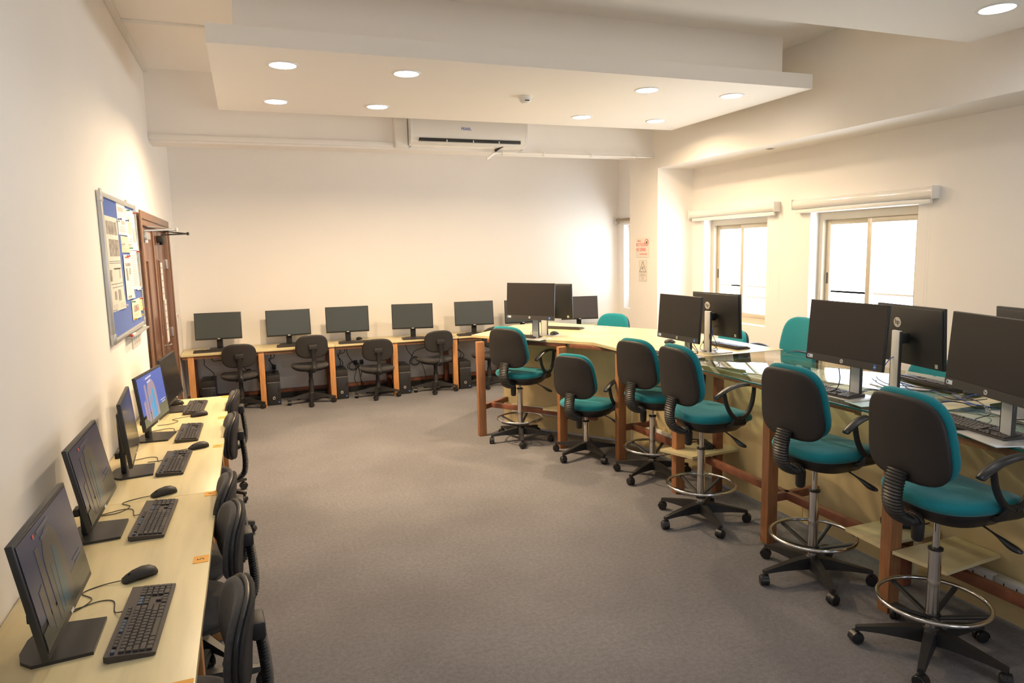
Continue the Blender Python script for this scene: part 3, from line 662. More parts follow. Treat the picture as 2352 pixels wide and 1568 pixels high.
monitor('desktop_monitor', 'farthest monitor on the left desk, dark screen in front of the door', GL, (-.575, 5.645, DZT), R(85), .972, R(8), LW_, LH_)
monitor('desktop_monitor', 'monitor edge cut off by the lower left picture corner', GL, (-.60, 1.47, DZT), R(90), .975, R(8), LW_, LH_)
GB = 'desktop monitors on the back wall desk'
bl = ['monitor on back desk nearest the left corner', 'second monitor from the left on the back desk, greenish screen', 'third monitor from the left on the back desk', 'fourth monitor from the left on the back desk, turned slightly left', 'fifth monitor from the left on the back desk']
for k, (x, y, fz, yw, tl) in enumerate(((-.38, 9.20, 1.004, -5.7, 7), (.443, 9.20, .996, .9, 5), (1.156, 9.03, 1.013, -5, 1), (1.995, 9.0, 1.009, -14, 1), (2.865, 9.05, 1.0, -8, 7))):
    monitor('desktop_monitor', bl[k], GB, (x, y, DZT), R(yw), fz, R(tl), LW_, LH_, screen=SCREENM)
monitor('desktop_monitor', 'monitor on the back desk mostly hidden behind the bench monitor', GB, (3.60, 9.08, DZT), R(-5), .985, R(4), LW_, LH_, screen=SCREENM)
monitor('desktop_monitor', 'monitor in the back right alcove, brownish reflecting screen', GB, (4.42, 8.95, DZT), R(-13), 1.003, R(8), LW_, LH_, screen=mat('reflective_screen', (.06, .05, .045), .3, spec=.8))
BZ = 1.0
GH = 'all-in-one computers on the high bench'
HW, HH = .54, .345
def aio(label, x, y, yaw, fz, tl, back=False): return monitor('all_in_one_computer', label, GH, (x, y, BZ), R(yaw), fz, R(tl), HW, HH, style='aio', screen=SCREENH, back_logo=back)
aio('black computer on far end of the bench, screen towards the room', 2.469, 6.052, -56.5, 1.364, 3.5)
aio('black computer on far bench end seen from behind, back to back with another', 2.80, 6.36, 127, 1.335, 3, True)
aio('black computer on the maple bench section before the first window, screen visible', 3.058, 4.496, -89.7, 1.305, 3.9)
aio('black computer seen from behind with emblem, in front of the first window', 3.506, 4.613, 94.8, 1.30, 2.6, True)
aio('black computer on the glass bench below the middle window, screen visible', 3.02, 2.872, -91.8, 1.356, 4.4)
aio('black computer seen from behind with emblem, on the glass bench', 3.581, 2.92, 78, 1.308, 3, True)
aio('nearest black computer at the right picture edge, screen visible', 2.904, 1.99, -109, 1.356, 3.6)
aio('black computer seen from behind, only its top corner in frame at right', 3.50, 2.15, 75, 1.34, 3, True)

# ------------------------------------------------------------------ keyboards
KW, KD = .442, .132
def key_rects():
    out = []; p = .0187; g = .0025; x0 = -KW/2+.012; y0 = -KD/2+.010
    rows = [[1.25, 1.25, 1.25, 6.25, 1.25, 1.25, 1.25, 1.25], [2.25]+[1]*10+[2.75], [1.75]+[1]*11+[2.25], [1.5]+[1]*12+[1.5], [1]*13+[2]]
    for r, row in enumerate(rows):
        x = x0
        for k in row: out.append((x, x+k*p-g, y0+r*.0178, y0+(r+1)*.0178-g, 0)); x += k*p
    fx = x0; yf = y0+5*.0178+.007
    for gi, grp in enumerate(([1], [1]*4, [1]*4, [1]*4)):
        for _ in grp: out.append((fx, fx+p-g, yf, yf+.011, 1 if gi in (0, 2) else 0)); fx += p
        fx += p*.62
    xn = x0+15*p+.006
    for k in range(3):
        out.append((xn+k*p, xn+(k+1)*p-g, y0, y0+.0178-g, 0))
        for r in (3, 4): out.append((xn+k*p, xn+(k+1)*p-g, y0+r*.0178, y0+(r+1)*.0178-g, 1 if r == 4 else 0))
    out.append((xn+p, xn+2*p-g, y0+.0178, y0+2*.0178-g, 0))
    xq = xn+3*p+.006
    for r in range(5):
        for k in range(4):
            if r == 0 and k == 1: continue
            if k == 3 and r in (1, 3): continue
            out.append((xq+k*p, xq+(k+1+(1 if (r == 0 and k == 0) else 0))*p-g, y0+r*.0178, y0+(r+1+(1 if (k == 3 and r in (0, 2)) else 0))*.0178-g, 0))
    return out
KEYS = key_rects()
xmax = max(k[1] for k in KEYS); ksc = (KW/2-.010)/xmax if xmax > KW/2-.010 else 1.0
KEYS = [(a*ksc if a > 0 else a, b*ksc if b > 0 else b, c_, d_, e) for a, b, c_, d_, e in KEYS]
_km = {}
def key_mesh(wx, wy, blue):
    k = (round(wx, 4), round(wy, 4), blue)
    if k not in _km:
        a, b = wx/2, wy/2; i = .0015
        mb = MB().loft([[(-a, -b, 0), (a, -b, 0), (a, b, 0), (-a, b, 0)], [(-a, -b, .004), (a, -b, .004), (a, b, .004), (-a, b, .004)], [(-a+i, -b+i, .0062), (a-i, -b+i, .0062), (a-i, b-i, .0062), (-a+i, b-i, .0062)]])
        _km[k] = mb.mesh('key', KEYCB if blue else KEYC, 0)
    return _km[k]
_kb = {}
def keyboard(label, group, x, y, z, rz, single):
    t = thing('keyboard', label, 'keyboard', (x, y, z), R(rz), group)
    if 'b' not in _kb:
        W2, D2 = KW/2, KD/2
        prof = [(-D2, .004), (-D2, .012), (D2, .022), (D2, .006), (D2-.01, .0), (-D2+.008, .0)]
        _kb['b'] = MB().loft([[(xx, a, b) for a, b in prof] for xx in (-W2, W2)]).mesh('body', KEYB, 30)
        tl = Matrix.Translation((0, 0, .0172)) @ Matrix.Rotation(math.atan2(.010, KD), 4, 'X'); _kb['t'] = tl
        allk = MB()
        for a, b, c_, d_, bl_ in KEYS:
            allk.box(a, b, c_, d_, 0, .0055, M=tl)
        _kb['k'] = allk.mesh('keys', KEYC, 0)
    obj('body', _kb['b'], t)
    if single:
        for a, b, c_, d_, bl_ in KEYS:
            o = obj('key', key_mesh(b-a, d_-c_, bl_), t); o.matrix_local = _kb['t'] @ Matrix.Translation(((a+b)/2, (c_+d_)/2, 0))
    else:
        obj('keys', _kb['k'], t, kind='stuff')
    return t
GK = 'black keyboards on the left wall desk'
kl = ['nearest keyboard on the left desk', 'second keyboard from the camera on the left desk', 'middle keyboard on the left desk, beside the edge on monitor', 'keyboard on the left desk in front of the bright blue screen', 'farthest keyboard on the left desk']
for k, (x, y, rz) in enumerate(((-.378, 2.33, 88), (-.447, 3.26, 88), (-.443, 4.135, 88), (-.417, 4.83, 89), (-.43, 5.637, 88))):
    keyboard(kl[k], GK, x, y, DZT, rz, k < 4)
GKB = 'black keyboards on the back wall desk'
for k, (x, y, rz) in enumerate(((-.44, 8.96, 0), (.50, 8.97, -3), (1.24, 8.87+.03, -3), (2.05, 8.885, -3), (2.80, 8.89, -4), (3.62, 8.93, 0), (4.50, 8.89+.01, -6))):
    keyboard('keyboard in front of the %s monitor on the back desk' % ['corner', 'second', 'third', 'fourth', 'fifth', 'mostly hidden', 'alcove'][k], GKB, x, y-.0, DZT, rz, False)
GKH = 'black keyboards on the high bench'
keyboard('keyboard at the far corner of the bench behind a teal chair back', GKH, 2.42, 6.28, BZ, -49, False)
keyboard('keyboard behind the far bench computers on the window side', GKH, 3.12, 6.72, BZ, 130, False)
keyboard('keyboard partly hidden behind two teal chair backs', GKH, 2.965, 4.72, BZ, -90, False)
keyboard('keyboard on the window side of the computer before the first window', GKH, 3.74, 4.80, BZ, 92, False)
keyboard('keyboard on the glass below the large middle screen', GKH, 3.045, 3.03, BZ+.0, -86, True)
keyboard('keyboard on the window side of the glass bench', GKH, 3.76, 2.92, BZ, 80, False)
keyboard('nearest keyboard on the glass bench at the right edge', GKH, 3.03, 2.13, BZ, -100, True)
keyboard('keyboard on the window side behind the nearest screen', GKH, 3.80, 2.36, BZ, 78, False)

# mice
_mm = []
def mouse(label, group, x, y, z, rz):
    t = thing('computer_mouse', label, 'mouse', (x, y, z), R(rz), group)
    if not _mm:
        rings = []
        for u, hw, h in ((-.058, .006, .012), (-.052, .022, .024), (-.035, .031, .035), (-.01, .033, .038), (.02, .030, .033), (.042, .029, .022), (.055, .024, .013), (.059, .010, .007)):
            rings.append([(u, hw*math.cos(2*PI*k/16), max(.001, h*(.45+.55*math.sin(2*PI*k/16)) if math.sin(2*PI*k/16) > 0 else h*.45*(1+math.sin(2*PI*k/16)))) for k in range(16)])
        _mm.append(MB().loft(rings).mesh('body', BLACKM, 60))
        _mm.append(MB().lathe([(.0085, -.003), (.0085, .003)], 14, Matrix.Translation((.034, 0, .0215)) @ Matrix.Rotation(R(90), 4, 'X')).mesh('scroll_wheel', GREYD, 40))
        _mm.append(MB().box(.015, .056, -.0006, .0006, .012, .031, M=None).mesh('button_split', GREYD, 0))
    obj('body', _mm[0], t); obj('scroll_wheel', _mm[1], t)
GM = 'black mice on the left wall desk'
ml = ['nearest mouse on the left desk beyond the nearest keyboard', 'mouse on the left desk beyond the second keyboard', 'mouse on the left desk beyond the middle keyboard', 'mouse on left desk beyond the blue screen keyboard', 'far mouse on the left desk under the dark screen']
for k, (x, y, rz) in enumerate(((-.43, 2.675, 205), (-.445, 3.61, 205), (-.34, 4.43, 205), (-.39, 5.355, 200), (-.585, 5.84, 200))):
    mouse(ml[k], GM, x, y, DZT, rz)
mouse('mouse beside the far bench keyboard', 'black mice on the high bench', 2.82, 6.28, BZ, 40)
mouse('mouse behind the computer on the maple bench section', 'black mice on the high bench', 3.45, 5.20, BZ, 20)
mouse('mouse behind the nearest screen on the window side', 'black mice on the high bench', 3.72, 2.63, BZ, 180)
mouse('mouse in the back right alcove on the desk', 'black mice on the back desk', 4.86, 9.05, DZT, 80)
mouse('mouse on the back desk behind the third monitor stand', 'black mice on the back desk', 1.32, 9.22, DZT, 60)

# ------------------------------------------------------------------ high bench
FE, BE = 2.89, 4.02     # front and far edges of the straight run
PANX = 3.33
def bench_leg(t, x, y, m_=BENCHW, s=.038, rz=0.):
    M = Matrix.Translation((x, y, 0)) @ Matrix.Rotation(rz, 4, 'Z')
    return part('leg', MB().box(-s, s, -s*.8, s*.8, 0, BZ-.045, .003, M=M), m_, t)
def bar(t, a, b, z, m_=REDWOOD, name='stretcher', h=.05, w2=.018):
    a = Vector((*a, z)); b = Vector((*b, z)); d_ = b-a; ang = math.atan2(d_.y, d_.x); M = Matrix.Translation(a) @ Matrix.Rotation(ang, 4, 'Z')
    return part(name, MB().box(0, d_.length, -w2, w2, -h/2, h/2, .003, M=M), m_, t)
tb = thing('high_bench', 'angled far section of the high bench with maple top', 'bench', (0, 0, 0), 0, 'sections of the high computer bench')
poly = [(2.085, 6.70), (2.50, 6.10), (FE, 5.58), (FE, 4.43), (BE, 4.43), (BE, 5.95), (3.28, 7.38), (2.80, 7.35)]
part('tabletop', MB().prism(poly, BZ-.025, BZ), maple('bench_maple', (2.5, 2.5, 2.5), (.62, .53, .29)), tb)
for p in ((2.105, 6.49), (2.655, 5.76), (2.955, 5.20)): bench_leg(tb, *p, rz=0)
for p in ((2.90, 7.22), (3.45, 6.55), (3.92, 5.65), (3.94, 4.52)): bench_leg(tb, *p)
bar(tb, (2.20, 6.52), (2.74, 5.83), BZ-.045, REDWOOD, 'apron', .035); bar(tb, (2.76, 5.79), (3.03, 5.28), BZ-.045, REDWOOD, 'apron', .035); bar(tb, (3.0, 5.20), (3.0, 4.50), BZ-.045, REDWOOD, 'apron', .035)
bar(tb, (2.11, 6.50), (2.60, 6.86), .285); bar(tb, (2.25, 6.58), (2.95, 5.62), .285); bar(tb, (2.66, 5.76), (3.05, 6.02), .285)
bar(tb, (2.96, 5.20), (3.45, 5.24), .285); bar(tb, (3.08, 5.21), (3.10, 4.48), .285); bar(tb, (3.08, 4.50), (3.33, 4.50), .285)
# plywood centre panels
def panel(t, a, b, z0=.015, z1=BZ-.03, th=.018):
    a = Vector((*a, 0)); b = Vector((*b, 0)); d_ = b-a; M = Matrix.Translation(a) @ Matrix.Rotation(math.atan2(d_.y, d_.x), 4, 'Z')
    return part('centre_panel', MB().box(0, d_.length, 0, th, z0, z1, .002, M=M), MAPLEV, t)
panel(tb, (2.455, 6.80), (2.86, 6.24)); panel(tb, (2.862, 6.238), (3.31, 5.62)); panel(tb, (3.315, 5.61), (3.33, 5.02)); panel(tb, (3.33, 5.015), (3.335, 4.43))
def shelf(t, pts, z=.33): return part('low_shelf', MB().prism(pts, z-.018, z), MAPLEX, t)
shelf(tb, [(2.57, 6.02), (2.78, 5.74), (2.98, 5.90), (2.85, 6.20), (2.76, 6.17)])
part('socket_strip', MB().box(0, .9, -.03, 0, .17, .25, .004, M=Matrix.Translation((2.52, 6.70, 0)) @ Matrix.Rotation(math.atan2(-.56, .405), 4, 'Z')), WHITE, tb)
part('socket_strip', MB().box(3.28, 3.312, 4.5, 5.3, .17, .25, .004), WHITE, tb)
part('number_tag', MB().box(2.50, 2.55, 6.06, 6.10, BZ, BZ+.0015, M=None), BROWNEDGE, tb)

tg = thing('high_bench', 'glass topped middle section of the high bench', 'bench', (0, 0, 0), 0, 'sections of the high computer bench')
part('glass_top', MB().box(FE, BE, 2.55, 4.428, BZ-.010, BZ-.0002, .0008), GLASST, tg)
part('glass_edge', MB().box(FE-.001, FE+.001, 2.55, 4.428, BZ-.0098, BZ-.0004), GLASSE, tg)
for y in (4.30, 3.32): 
    bench_leg(tg, 2.935, y)
for y in (4.27, 3.32, 2.60): bench_leg(tg, 3.94, y)
bar(tg, (2.925, 4.42), (2.925, 2.60), BZ-.024, BENCHW, 'apron', .022); bar(tg, (3.95, 4.42), (3.95, 2.60), BZ-.040, ORANGE, 'apron', .045)
RAIL = mat('pale_frame_rail', (.50, .36, .18), .4)
for y in (4.30, 3.36, 2.70): part('cross_rail', MB().box(2.95, 3.93, y-.02, y+.02, BZ-.055, BZ-.018, .003), RAIL, tg)
part('inner_rail', MB().box(3.06, 3.10, 2.62, 4.40, BZ-.052, BZ-.018, .003), RAIL, tg); part('inner_rail', MB().box(3.80, 3.84, 2.62, 4.40, BZ-.052, BZ-.018, .003), RAIL, tg)
for x in (3.08, 3.82):
    for y in (4.33, 3.75, 3.36, 2.9): part('glass_pad', MB().cyl(x, y, BZ-.018, BZ-.0105, .014, 16), CHROME, tg)
panel(tg, (PANX+.005, 4.42), (PANX-.005, 3.45), z1=BZ-.06); panel(tg, (PANX-.005, 3.445), (PANX-.02, 2.62), z1=BZ-.06)
bar(tg, (2.94, 3.32), (3.33, 3.33), .285); bar(tg, (3.08, 4.40), (3.07, 2.60), .285); bar(tg, (2.94, 4.30), (3.33, 4.30), .285)
bench_leg(tg, 3.20, 4.18, REDWOOD, .03)
shelf(tg, [(2.80, 4.34), (2.90, 4.07), (3.33, 4.10), (3.33, 4.40)], .345)
shelf(tg, [(2.90, 2.70), (2.885, 2.465), (3.32, 2.47), (3.32, 2.70)], .335)

tn = thing('high_bench', 'nearest section of the high bench with maple strip and glass', 'bench', (0, 0, 0), 0, 'sections of the high computer bench')
part('tabletop', MB().box(FE, BE, 2.43, 2.548, BZ-.028, BZ-.0002, .0015), MAPLEX, tn)
part('tabletop_edge', MB().box(FE, 3.05, 2.549, 2.62, BZ-.032, BZ-.0115, .0015), MAPLEX, tn)
part('glass_top', MB().box(FE, BE, .9, 2.428, BZ-.010, BZ-.0002, .0008), GLASST, tn)
part('glass_edge', MB().box(FE-.001, FE+.001, .9, 2.428, BZ-.0098, BZ-.0004), GLASSE, tn)
for p in ((2.915, 2.43), (2.915, 1.25)): bench_leg(tn, *p)
for p in ((3.94, 2.45), (3.94, 1.25)): bench_leg(tn, *p)
bench_leg(tn, 3.225, 2.60, REDWOOD, .03)
bar(tn, (2.925, 2.54), (2.925, .95), BZ-.031, BENCHW, 'apron', .032); bar(tn, (3.95, 2.54), (3.95, .95), BZ-.045, ORANGE, 'apron', .05)
part('support_board', MB().box(2.96, 3.93, .95, 2.42, BZ-.040, BZ-.022, .002), mat('pale_grey_board', (.55, .52, .48), .5), tn)
panel(tn, (PANX-.01, 2.60), (PANX, .95), z1=BZ-.06)
bar(tn, (3.10, 2.56), (3.10, 1.0), .262)
shelf(tn, [(2.885, 2.395), (2.915, 2.13), (3.32, 2.16), (3.32, 2.395)], .335)
sk = part('socket_strip', MB().box(3.285, 3.312, 1.2, 2.36, .155, .245, .005), WHITE, tn)
for y in (2.215, 2.065): 
    so = part('socket_plate', MB().box(3.245, 3.285, y-.07, y+.07, .16, .25, .004), WHITE, tn)
    g = MB()
    for dy in (-.04, .02): g.box(3.2445, 3.2455, y+dy, y+dy+.006, .222, .234); g.box(3.2445, 3.2455, y+dy-.012, y+dy-.006, .195, .20); g.box(3.2445, 3.2455, y+dy+.012, y+dy+.018, .195, .20)
    part('socket_holes', g, INKB, so)
pg = MB().cyl(0, 0, 0, .035, .03, 16, M=Matrix.Translation((3.235, 2.33, .20)) @ Matrix.Rotation(R(90), 4, 'Y'))
part('plug', pg, BLACKP, tn)
for i, (q, lb) in enumerate((([(2.93, 2.66), (3.19, 2.60), (3.22, 2.83), (2.96, 2.80)], 'pale teal painted reflection on the glass by the maple strip'), ([(2.91, 1.97), (3.10, 2.0), (3.12, 1.70), (2.91, 1.70)], 'pale teal painted reflection on the glass at the right picture edge'))):
    tag(part('reflection_patch', MB().prism(q, BZ, BZ+.0012), PALETEAL), lb, 'paper')  # opaque quads painted as bright reflections lying on the glass top
for i, (x, y, z, rz, lb) in enumerate(((3.14, 4.25, .345, 75, 'black power adapter on the low shelf behind a teal chair column'), (3.17, 2.60, .335, -35, 'long black power adapter on the low shelf near the bench leg'))):
    t = thing('power_adapter', lb, 'power adapter', (x, y, z), R(rz), 'power adapters on low bench shelves')
    part('brick_case', MB().box(-.085, .085, -.034, .034, 0, .038, .006), BLACKS, t)
    part('lead', MB().tube(cat([(.085, 0, .018), (.13, .01, .02), (.17, .05, .012), (.20, .02, .006)]), .004, 6), BLACKC, t)
    part('label_plate', MB().box(-.05, .05, -.02, .02, .038, .0386), GREYD, t)

# ------------------------------------------------------------------ swivel chairs
def caster(M, hood=True):
    m = MB(); 
    for s_ in (-1, 1): m.lathe([(.012, -.010), (.026, -.009), (.029, -.003), (.029, .004), (.025, .010), (.010, .011)], 18, M @ Matrix.Translation((0, s_*.013, .029)) @ Matrix.Rotation(R(90), 4, 'X'))
    m.box(-.012, .026, -.004, .004, .022, .050, .002, M=M); m.lathe([(.009, .045), (.009, .068)], 10, M)
    hoodr = [[(.031*math.cos(a), y, .029+.031*math.sin(a)) for a in [PI*(-.05+.62*k/8) for k in range(9)]] for y in (-.020, .020)]
    m.loft(hoodr, caps=False, M=M)
    return m
_parts = {}
def star_base(t, rot0, Rb=.30, zh=.125, plain=False):
    part('hub', MB().lathe([(.030, .055), (.042, .07), (.042, .12), (.030, .135)], 20), BLACKP, t)
    for k in range(5):
        a = rot0+2*PI*k/5; M = Matrix.Rotation(a, 4, 'Z')
        rings = []
        for u, hw, z0, z1 in ((.025, .030, .062, .128), (.10, .026, .068, .122), (.20, .021, .072, .104), (.275, .017, .070, .090), (.305, .014, .066, .084)):
            rings.append([(u, -hw, z0), (u, hw, z0), (u, hw*.75, z1), (u, -hw*.75, z1)])
        lg = part('leg', MB().loft(rings, M=M), BLACKP, t, smooth=50)
        Mc = Matrix.Translation((Rb*math.cos(a), Rb*math.sin(a), 0)) @ Matrix.Rotation(a+R(47*(k+1) % 180)-1.2, 4, 'Z')
        part('caster', caster(Mc), BLACKS, lg)
def bellows(t, pts, w_, th, n=5, mat_=BLACKP, pitch=.011):
    P = cat(pts, 8); L = [0]
    for i in range(1, len(P)): L.append(L[-1]+(P[i]-P[i-1]).length)
    tot = L[-1]; cnt = int(tot/pitch)*4; out = []; rr = []; ww = []
    for k in range(cnt+1):
        s_ = tot*k/cnt; i = max(j for j in range(len(L)) if L[j] <= s_+1e-9); i = min(i, len(P)-2); f_ = (s_-L[i])/max(1e-9, L[i+1]-L[i])
        out.append(P[i].lerp(P[i+1], f_)); amp = (0, .5, 1, .5)[k % 4]*.0055
        rr.append(th/2-.003+amp); ww.append(w_/2-.003+amp)
    return part('ribbed_sleeve', MB().tube([tuple(p) for p in out], rr, 14, ry=ww, up=(1, 0, .01)), mat_, t, smooth=60)
def back_pad(zc, xc, w_, h_, th0, th1, wide, tilt, curve, e=3.2, inset=.012, n=36):
    """loft across thickness: x from th0 (rear) to th1 (front)"""
    rings = []
    prof = [(th0, inset*1.6), (th0+(th1-th0)*.12, inset*.5), (th0+(th1-th0)*.35, 0), (th0+(th1-th0)*.7, inset*.25), (th1-(th1-th0)*.08, inset*.9), (th1, inset*2.4), (th1+(th1-th0)*.05, w_*.3)]
    prof = [(th0-.0035, w_*.28)]+prof
    for x, ins in prof:
        r_ = []
        for (u, v) in superell(max(.01, w_/2-ins), max(.01, h_/2-ins), n, e, wide):
            xx = x + curve*(u/(w_/2))**2 - .12*curve*(v/(h_/2))**2*2
            r_.append((xc+xx-math.sin(tilt)*v, u, zc+v*math.cos(tilt)))
        rings.append(r_)
    return MB().loft(rings)
def teal_chair(label, x, y, head, Sh, rot0, ring=.25, colt=.50, group='teal swivel chairs round the high bench', handle=True):
    t = thing('swivel_chair', label, 'chair', (x, y, 0), R(head), group)
    star_base(t, R(rot0-head))
    if ring:
        part('gas_column', MB().lathe([(.026, .12), (.026, colt-.012), (.029, colt-.010), (.029, colt)], 24), CHROME, t)
        part('column_collar', MB().lathe([(.031, colt-.006), (.031, colt+.003), (.018, colt+.006)], 20), BLACKP, t)
        part('column_collar', MB().lathe([(.034, ring-.115+.02), (.034, ring-.06)], 20), BLACKP, t)
        part('foot_ring', MB().torus(.222, .0095, ring, 48, 10), CHROME, t)
        for k in range(5):
            a = 2*PI*k/5+.35; 
            part('ring_spoke', MB().tube([(.03*math.cos(a), .03*math.sin(a), ring-.075), (.12*math.cos(a), .12*math.sin(a), ring-.045), (.217*math.cos(a), .217*math.sin(a), ring-.012)], .009, 8, ry=.013), BLACKP, t)
    else:
        part('gas_column', MB().lathe([(.026, .12), (.026, colt-.006), (.029, colt-.004), (.029, colt)], 24), CHROME, t)
        part('column_collar', MB().lathe([(.031, colt-.004), (.031, colt+.004), (.018, colt+.008)], 20), BLACKP, t)
    part('piston', MB().lathe([(.0145, colt), (.0145, Sh-.11)], 18), CHROME, t)
    part('mechanism', MB().box(-.10, .09, -.075, .075, Sh-.125, Sh-.085, .01), BLACKP, t)
    rings = []
    for z, ins in ((Sh-.135, .13), (Sh-.128, .075), (Sh-.098, .045), (Sh-.065, .012), (Sh-.052, .010), (Sh-.052, .1)):
        rings.append([(.02+u, v, z) for u, v in superell(.235-ins, .24-ins, 36, 3.0)])
    part('seat_pan', MB().loft(rings), BLACKP, t)
    rings = []
    for z, ins in ((Sh-.058, .1), (Sh-.060, .012), (Sh-.052, .002), (Sh-.035, -.002), (Sh-.018, .004), (Sh-.006, .022), (Sh-.001, .06), (Sh, .14)):
        rings.append([(.02+u, v, z-(.028*max(0, u/.235)**3)+.010*(v/.24)**2) for u, v in superell(.238-ins, .243-ins, 40, 3.0)])
    part('seat_cushion', MB().loft(rings), TEAL, t, smooth=70)
    zc = Sh+.245; xc = -.245; tl = R(7)
    part('back_shell', back_pad(zc-.004, xc, .422, .380, -.028, .004, .10, tl, .030, e=3.7), BLACKM, t, smooth=70)
    part('back_cushion', back_pad(zc+.010, xc, .424, .388, .002, .050, .10, tl, .030, e=3.5, inset=.013), TEAL, t, smooth=70)
    bellows(t, [(-.268, 0, Sh+.10), (-.290, 0, Sh+.02), (-.288, 0, Sh-.05), (-.262, 0, Sh-.10), (-.21, 0, Sh-.128), (-.165, 0, Sh-.13)], .104, .046, pitch=.0135)
    part('adjust_knob', MB().lathe([(.018, Sh-.235), (.025, Sh-.225), (.027, Sh-.15), (.022, Sh-.135), (.022, Sh-.10)], 18, Matrix.Translation((-.145, 0, 0))), BLACKP, t)
    part('spine_bracket', MB().box(-.17, -.05, -.028, .028, Sh-.125, Sh-.095, .006), BLACKP, t)
    lw_ = [.005]*9+[.006, .008, .011, .014, .016, .018, .019, .019, .018, .015, .011, .006]
    part('lever', MB().tube(cat([(.02, -.07, Sh-.115), (.035, -.14, Sh-.130), (.055, -.205, Sh-.160), (.075, -.25, Sh-.190), (.095, -.285, Sh-.205)]), [q*.75 for q in lw_], 8, ry=lw_), BLACKS, t)
    for sd in (-1, 1):
        Y = sd*.265
        arm = MB()
        loop = cat([(-.065, Y, Sh+.150), (-.045, Y, Sh+.075), (-.005, Y, Sh+.010), (.045, Y, Sh-.020), (.10, Y, Sh-.005), (.140, Y, Sh+.06), (.155, Y, Sh+.12), (.160, Y, Sh+.178)], 5)
        n_ = len(loop); arm.tube([tuple(p) for p in loop], [.010+.006*math.sin(PI*i/(n_-1)) for i in range(n_)], 10, ry=.016, up=(1, 0, 0))
        arm.loft([[(-.01, sd*.13, Sh-.085), (.09, sd*.13, Sh-.085), (.09, sd*.13, Sh-.060), (-.01, sd*.13, Sh-.060)], [(-.01, sd*.25, Sh-.075), (.10, sd*.25, Sh-.075), (.10, sd*.25, Sh-.050), (-.01, sd*.25, Sh-.050)], [(.0, sd*.278, Sh-.055), (.095, sd*.278, Sh-.055), (.085, sd*.278, Sh-.0), (.01, sd*.278, Sh-.0)]])
        ar = part('armrest', arm, BLACKP, t, smooth=60)
        pts = cat([(-.13, Y, Sh+.125), (-.10, Y, Sh+.148), (-.03, Y, Sh+.182), (.06, Y, Sh+.198), (.14, Y, Sh+.192), (.20, Y, Sh+.172), (.225, Y, Sh+.160)], 5); n_ = len(pts)
        part('arm_pad', MB().tube([tuple(p) for p in pts], [.009]+[.011]*(n_-2)+[.006], 12, ry=[.020+.008*math.sin(PI*min(1, i/(n_-1)*1.2)) for i in range(n_)], up=(0, 0, 1)), BLACKS, ar, smooth=60)
    for o in t.children:
        if o.name.split('.')[0] in ('seat_pan', 'seat_cushion', 'back_shell', 'back_cushion', 'ribbed_sleeve', 'adjust_knob', 'spine_bracket', 'lever', 'armrest'): o.location.x += .042
    return t
teal_chair('teal high chair at the far corner of the bench, with foot ring', 2.398, 6.177, 32, .695, 36, ring=.222, colt=.515)
teal_chair('low teal chair without foot ring, second from the far bench end', 2.745, 5.449, 28, .505, 58, ring=None, colt=.316)
teal_chair('teal high chair half hidden behind another chair at the bench bend', 2.975, 4.72, 13, .70, 60, ring=.242, colt=.50)
teal_chair('teal high chair by the start of the glass bench top', 2.765, 3.783, -1, .775, 42, ring=.256, colt=.505)
teal_chair('teal high chair below the large screen with arm and foot ring', 2.83, 2.853, 2, .775, 30, ring=.25, colt=.505)
teal_chair('nearest teal high chair, at the lower right with chrome foot ring', 2.765, 2.079, -6, .785, 68, ring=.256, colt=.50)
GF = 'teal swivel chairs on the window side of the bench'
teal_chair('teal chair on the window side, back rising between the two windows', 4.36, 4.80, 178, .755, 10, group=GF)
teal_chair('teal chair behind the far bench computers near the alcove', 3.86, 7.12, 214, .63, 20, ring=.23, group=GF)
teal_chair('teal chair mostly hidden behind the computer before the first window', 4.42, 5.78, 184, .55, 34, ring=None, colt=.33, group=GF)
teal_chair('low teal chair seen through the glass under the large screen', 4.40, 3.55, 176, .56, 5, ring=None, colt=.33, group=GF)

